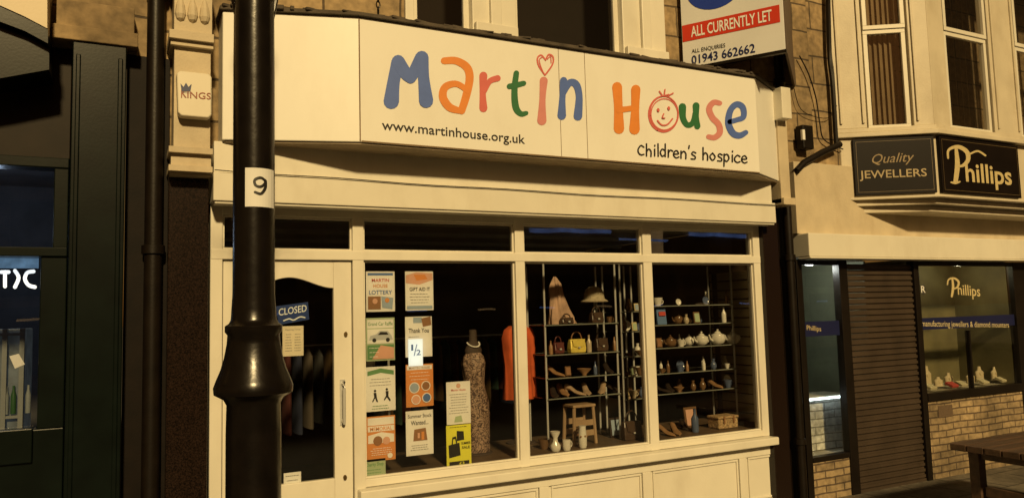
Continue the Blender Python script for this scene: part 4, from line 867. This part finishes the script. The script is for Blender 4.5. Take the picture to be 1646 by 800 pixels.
# ground floor
jf=B(); xq=[X(p,580) for p in (1285,1294,1353,1366,1474,1482,1636,1648)]
ztop=zfb-.022; jfm=mat('dark_shopfront_frame',(.010,.007,.005),.4,.3,spec=.25)
jf.box(FR,xq[0],xq[1],.0,ztop,-.05,.03); jf.box(FR,xq[2],xq[3],0,ztop,-.05,.04); jf.box(FR,xq[4],xq[5],0,ztop,-.05,.04); jf.box(FR,xq[6],xq[7]+.1,0,ztop,-.05,.03)
zL=S(1320,732)[1]; zR=S(1480,632)[1]
jf.box(FR,xq[1],xq[2],zL-.05,zL,-.05,.035); jf.box(FR,xq[5],xq[6],zR-.09,zR,-.05,.05); jf.box(FR,xq[1],xq[2],ztop-.05,ztop-.001,-.05,.026); jf.box(FR,xq[5],xq[6],ztop-.05,ztop-.001,-.05,.026)
xv=X(1560,580); jf.box(FR,xv-.012,xv+.012,zR,S(1560,530)[1],-.04,.02)
mk('shopfront_frame',jf,jfm,jw,bevel=.004)
b=B(); b.box(FR,xq[1],xq[2],0,zL-.051,-.1,.02); b.box(FR,xq[5],xq[6],0,zR-.091,-.1,.02); b.box(FR,xq[7]+.101,XE,0,ztop,-.1,.02); mk('stall_riser',b,stoneslip,jw)
b=B()
b.pbox(FR,1508,652,1532,668,.02,.026); mk('air_vent',b,mat('vent_brown',(.12,.08,.05),.6,.2,60,.3),jw)
p=B(); p.rect(FR,xq[1],xq[2],zL,ztop-.05,0); w1=mk('display_window',p,glass,jw); p=B(); p.rect(FR,xq[5],xq[6],zR,ztop-.05,0); w2=mk('display_window',p,glass,jw)
b=B(); z=.03; x0,x1=xq[3]+.004,xq[4]-.004
while z<ztop-.06:
    b.extr(FR,[(x0,z),(x1,z),(x1,z+.058),(x0,z+.058)],-.03,-.0); b.box(FR,x0,x1,z+.010,z+.040,-.0,.014); z+=.062
b.box(FR,x0,x1,.0,.03,-.03,.02)
mk('roller_shutter',b,mat('shutter_brown',(.055,.038,.026),.45,.3,3,.1,dirt=.3),jw)
def room(x0,x1,y1,z0,z1,m,nm='interior_wall'):
    b=B(); t=.03
    b.aab(x0,x1,y1,y1+t,z0,z1)
    for xx in (x0-t-.001,x1+.001): b.aab(xx,xx+t,.06,y1,z0,z1)
    mk(nm,b,m,jw)
    b=B()
    for zz_ in (z0-t-.001,z1+.001): b.aab(x0,x1,.06,y1,zz_,zz_+t)
    mk('display_base',b,mat('display_beige',(.35,.32,.24),.8,.2),jw)
room(xq[1],xq[2]+.5,1.3,zL-.03,ztop,mat('teal_display_wall',(.16,.17,.11),.7,.3,3))
room(xq[5],xq[6],.75,zR-.02,ztop,mat('olive_display_wall',(.15,.13,.06),.7,.4,3))
zst=zof(640,1325,.3)
b=B(); b.aab(xq[1]+.01,xq[2]+.4,.32,.6,zL-.02,zst); mk('display_plinth',b,paleslip,jw)
b=B(); b.aab(xq[1]+.005,xq[2]+.41,.28,.62,zst+.001,zst+.03); mk('display_shelf',b,MATS['display_beige'],jw)
cur=mat('green_curtain',(.05,.16,.11),.85,.3,8)
b=B(); 
for i in range(14):
    u0__=xq[1]+.05+i*.055; b.face([(u0__,1.2,zst),(u0__+.0275,1.16,zst),(u0__+.0275,1.16,zst+.9),(u0__,1.2,zst+.9)]); b.face([(u0__+.0275,1.16,zst),(u0__+.055,1.2,zst),(u0__+.055,1.2,zst+.9),(u0__+.0275,1.16,zst+.9)])
mk('curtain',b,cur,jw)
def lamp(x,y,z,e,col=(.85,.95,1)):
    l=bpy.data.lights.new('l','POINT'); l.energy=e; l.color=col; l.shadow_soft_size=.04; o=bpy.data.objects.new('display_lamp',l); o.location=(x,y,z-.07); sc.collection.objects.link(o)
    b=B(); b.lathe([(.035,z-.012),(.035,z-.001)],(x,y,0),14); mk('downlight',b,mat('lamp_glow',(1,.98,.9),.5,0,emit=9),label='small lit ceiling downlight in the display window',cat='lamp')
lamp(X(1300,421,-.2),.2,ztop-.002,11,(.95,1,.95)); lamp(X(1540,430,-.35),.35,ztop-.002,3.5,(1,.92,.55))
b=B(); b.aab(xq[1]+.03,xq[2]+.3,.24,.27,zst-.0,zst+.02); mk('added_glow_strip',b,mat('added_strip_glow',(.8,.95,1),.5,0,emit=4),label='thin cool white glowing strip added to brighten the display plinth',cat='lamp')  # glowing bar added to brighten the plinth front, not a known fitting
bb=mat('blue_band_vinyl',(.010,.013,.06),.4,.1)
q=B(); q.quad(FR,1292,517,1350,538,.003); bw1=mk('blue_window_band',q,bb,jw); text('lettering','Phillips',FR,(1297,530),(1320,532),8,gold,bw1,o=.006)
q=B(); zq0,zq1=S(1480,530,.003)[1],S(1480,511,.003)[1]; q.rect(FR,xq[5]+.005,xq[6]-.005,zq0,zq1,.003); bw2=mk('blue_window_band',q,bb,jw)
text('lettering','manufacturing jewellers & diamond mounters',FR,(1482,524),(1622,526),9.5,mat('pale_gold',(.62,.52,.30),.4,.1),bw2,o=.006)
text('gold_lettering','hillips',FR,(1540,473),(1576,476),17,gold,w2,o=.004,bold=.01)
q=B(); PR0=lambda x,y,o:FR.px(x,y,o)
for i,st in enumerate([[(1531,449,3),(1532,462,4),(1530,476,3.5)],[(1523,457,2),(1525,449,2.5),(1534,447,3),(1541,453,3.5),(1539,461,3),(1533,464,2)]]): q.ribbon(st,PR0,.004+i*.0007)
mk('gold_capital',q,gold,w2,flip=False)
q=B(); u,z=S(1484,465,.004); q.disc(FR,u,z,.045,.004,24,.06); mk('round_sticker',q,mat('sticker_grey',(.04,.035,.03),.5),w2)
text('sticker_letter','R',FR,(1481,470),(1488,470),11,paper,w2,o=.006,bold=.01)
bm_=mat('cream_velvet',(.55,.46,.30),.9,.2)
for px,h_ in ((1490,.26),(1560,.14),(1600,.18),(1618,.15),(1508,.12),(1525,.16),(1575,.2)):
    c=base(px,612,.3); t=thing('display_bust','cream velvet necklace stand in the jewellers window','display stand',(c.x,c.y,zR+.01),group='jewellery display stands')
    b=B(); b.secs((c.x,c.y,0),[(0,zR+.011,.07,.04),(0,zR+h_*.3,.065,.035),(0,zR+h_*.65,.075,.03),(0,zR+h_*.8,.03,.02),(0,zR+h_,.022,.015)],16); mk('bust',b,bm_,t,smooth=True)
    b=B(); b.tube([(c.x-math.cos(k*.52)*.035,c.y-.032,zR+h_*.62-math.sin(k*.52)*.035) for k in range(7)],.003,6); mk('necklace',b,gold,t)
for px in (1530,1545,1580,1495,1610):
    c=base(px,615,.2); b=B(); b.rawbox((c.x,c.y,zR+.03),(.12,.1,.03),0,.4); mk('ring_tray',b,mat('tray_red' if px==1530 else 'tray_cream',(.4,.05,.04) if px==1530 else (.5,.45,.3),.8),label='small padded ring tray in the jewellers window',cat='tray',group='ring trays',bevel=.004)
# ------------------------------------------------------------------ picnic table
def P3(px,py,z):
    r_=ray(px,py); t=(z-CAM.z)/r_.z; return CAM+r_*t
tw=mat('dark_stained_timber',(.085,.045,.024),.55,.5,6,.35,stretch=(.3,3,3))
c=P3(1526,712,.76); tx,ty=c.x+.0,c.y-.72
pt=thing('picnic_table','dark stained wooden table with bench seat on pavement','picnic table',(tx+.9,ty+.35,0))
b=B()
for i in range(5): b.rawbox((tx+.9,ty+.07+i*.145,.735),(1.8,.135,.055))
mk('table_top',b,tw,pt,bevel=.006)
yy=ty-.33; b=B(); b.rawbox((tx+.95,yy-.07,.44),(1.8,.13,.045)); b.rawbox((tx+.95,yy+.07,.44),(1.8,.13,.045)); mk('seat',b,tw,pt,bevel=.006)
for xx in (tx+.2,tx+1.55):
    for yy in (ty+.08,ty+.62):
        b=B(); b.rawbox((xx,yy,.354),(.09,.09,.705)); mk('leg',b,tw,pt,bevel=.006)
    b=B(); b.rawbox((xx,ty-.32,.208),(.08,.22,.415)); mk('seat_leg',b,tw,pt,bevel=.006)
    b=B(); b.rawbox((xx,ty+.1,.37),(.05,.9,.08)); b.rawbox((xx,ty+.35,.665),(.05,.66,.07)); mk('cross_beam',b,tw,pt,bevel=.004)
b=B(); b.rawbox((tx+.88,ty+.35,.25),(1.3,.06,.10)); mk('stretcher',b,tw,pt,bevel=.004)
# ------------------------------------------------------------------ buildings across the road (seen in reflections)
om=brickmat('opposite_stone',(.42,.31,.18),(.34,.25,.15),(.12,.09,.06),.6,.3)
lw=mat('lit_window_warm',(1,.62,.25),.5,.3,2,emit=.7); lb=mat('lit_window_blue',(.25,.42,1),.5,.5,2,emit=1.0); dwn=mat('dark_window',(.02,.02,.025),.1,.2)
x=-22; i=0
while x<34:
    wd_=random.uniform(6,8); t=thing('terrace_shop','stone terrace shop building across the road with dark windows','building',(x+wd_/2,-22,0),group='terrace across the road')
    hgt=random.uniform(6.6,7.4)
    b=B(); b.aab(x,x+wd_-.02,-26,-20,0,hgt); mk('wall',b,om,t)
    for k in range(3):
        wx=x+wd_*(k+.5)/3; b=B(); b.aab(wx-.55,wx+.55,-20,-19.97,3.9,5.5); mk('window',b,lw if (i*3+k)%7==3 else dwn,t)
        b=B(); b.aab(wx-.7,wx+.7,-19.99,-19.85,3.75,3.88); b.aab(wx-.7,wx+.7,-19.99,-19.9,5.52,5.7); mk('sill',b,om,t)
    b=B(); b.aab(x+.4,x+wd_-.4,-20,-19.96,.6,2.5); mk('shop_window',b,dwn,t)
    b=B(); b.aab(x+.2,x+wd_-.2,-20,-19.9,2.8,3.4); mk('fascia',b,dbrown,t)
    for k in range(3):
        wx=x+wd_*(k+.5)/3; b=B(); b.aab(wx-.35,wx+.35,-19.96,-19.94,2.1,2.16); mk('lamp_strip',b,lb if (i+k)%2 else lw,t)
    if x+wd_>15:
        b=B(); b.aab(x+.5,x+wd_*.55,-19.84,-19.8,5.02,5.18); b.aab(x+wd_*.6,x+wd_-.6,-19.84,-19.8,4.8,4.88); mk('light_strip',b,lb,t)
    x+=wd_; i+=1
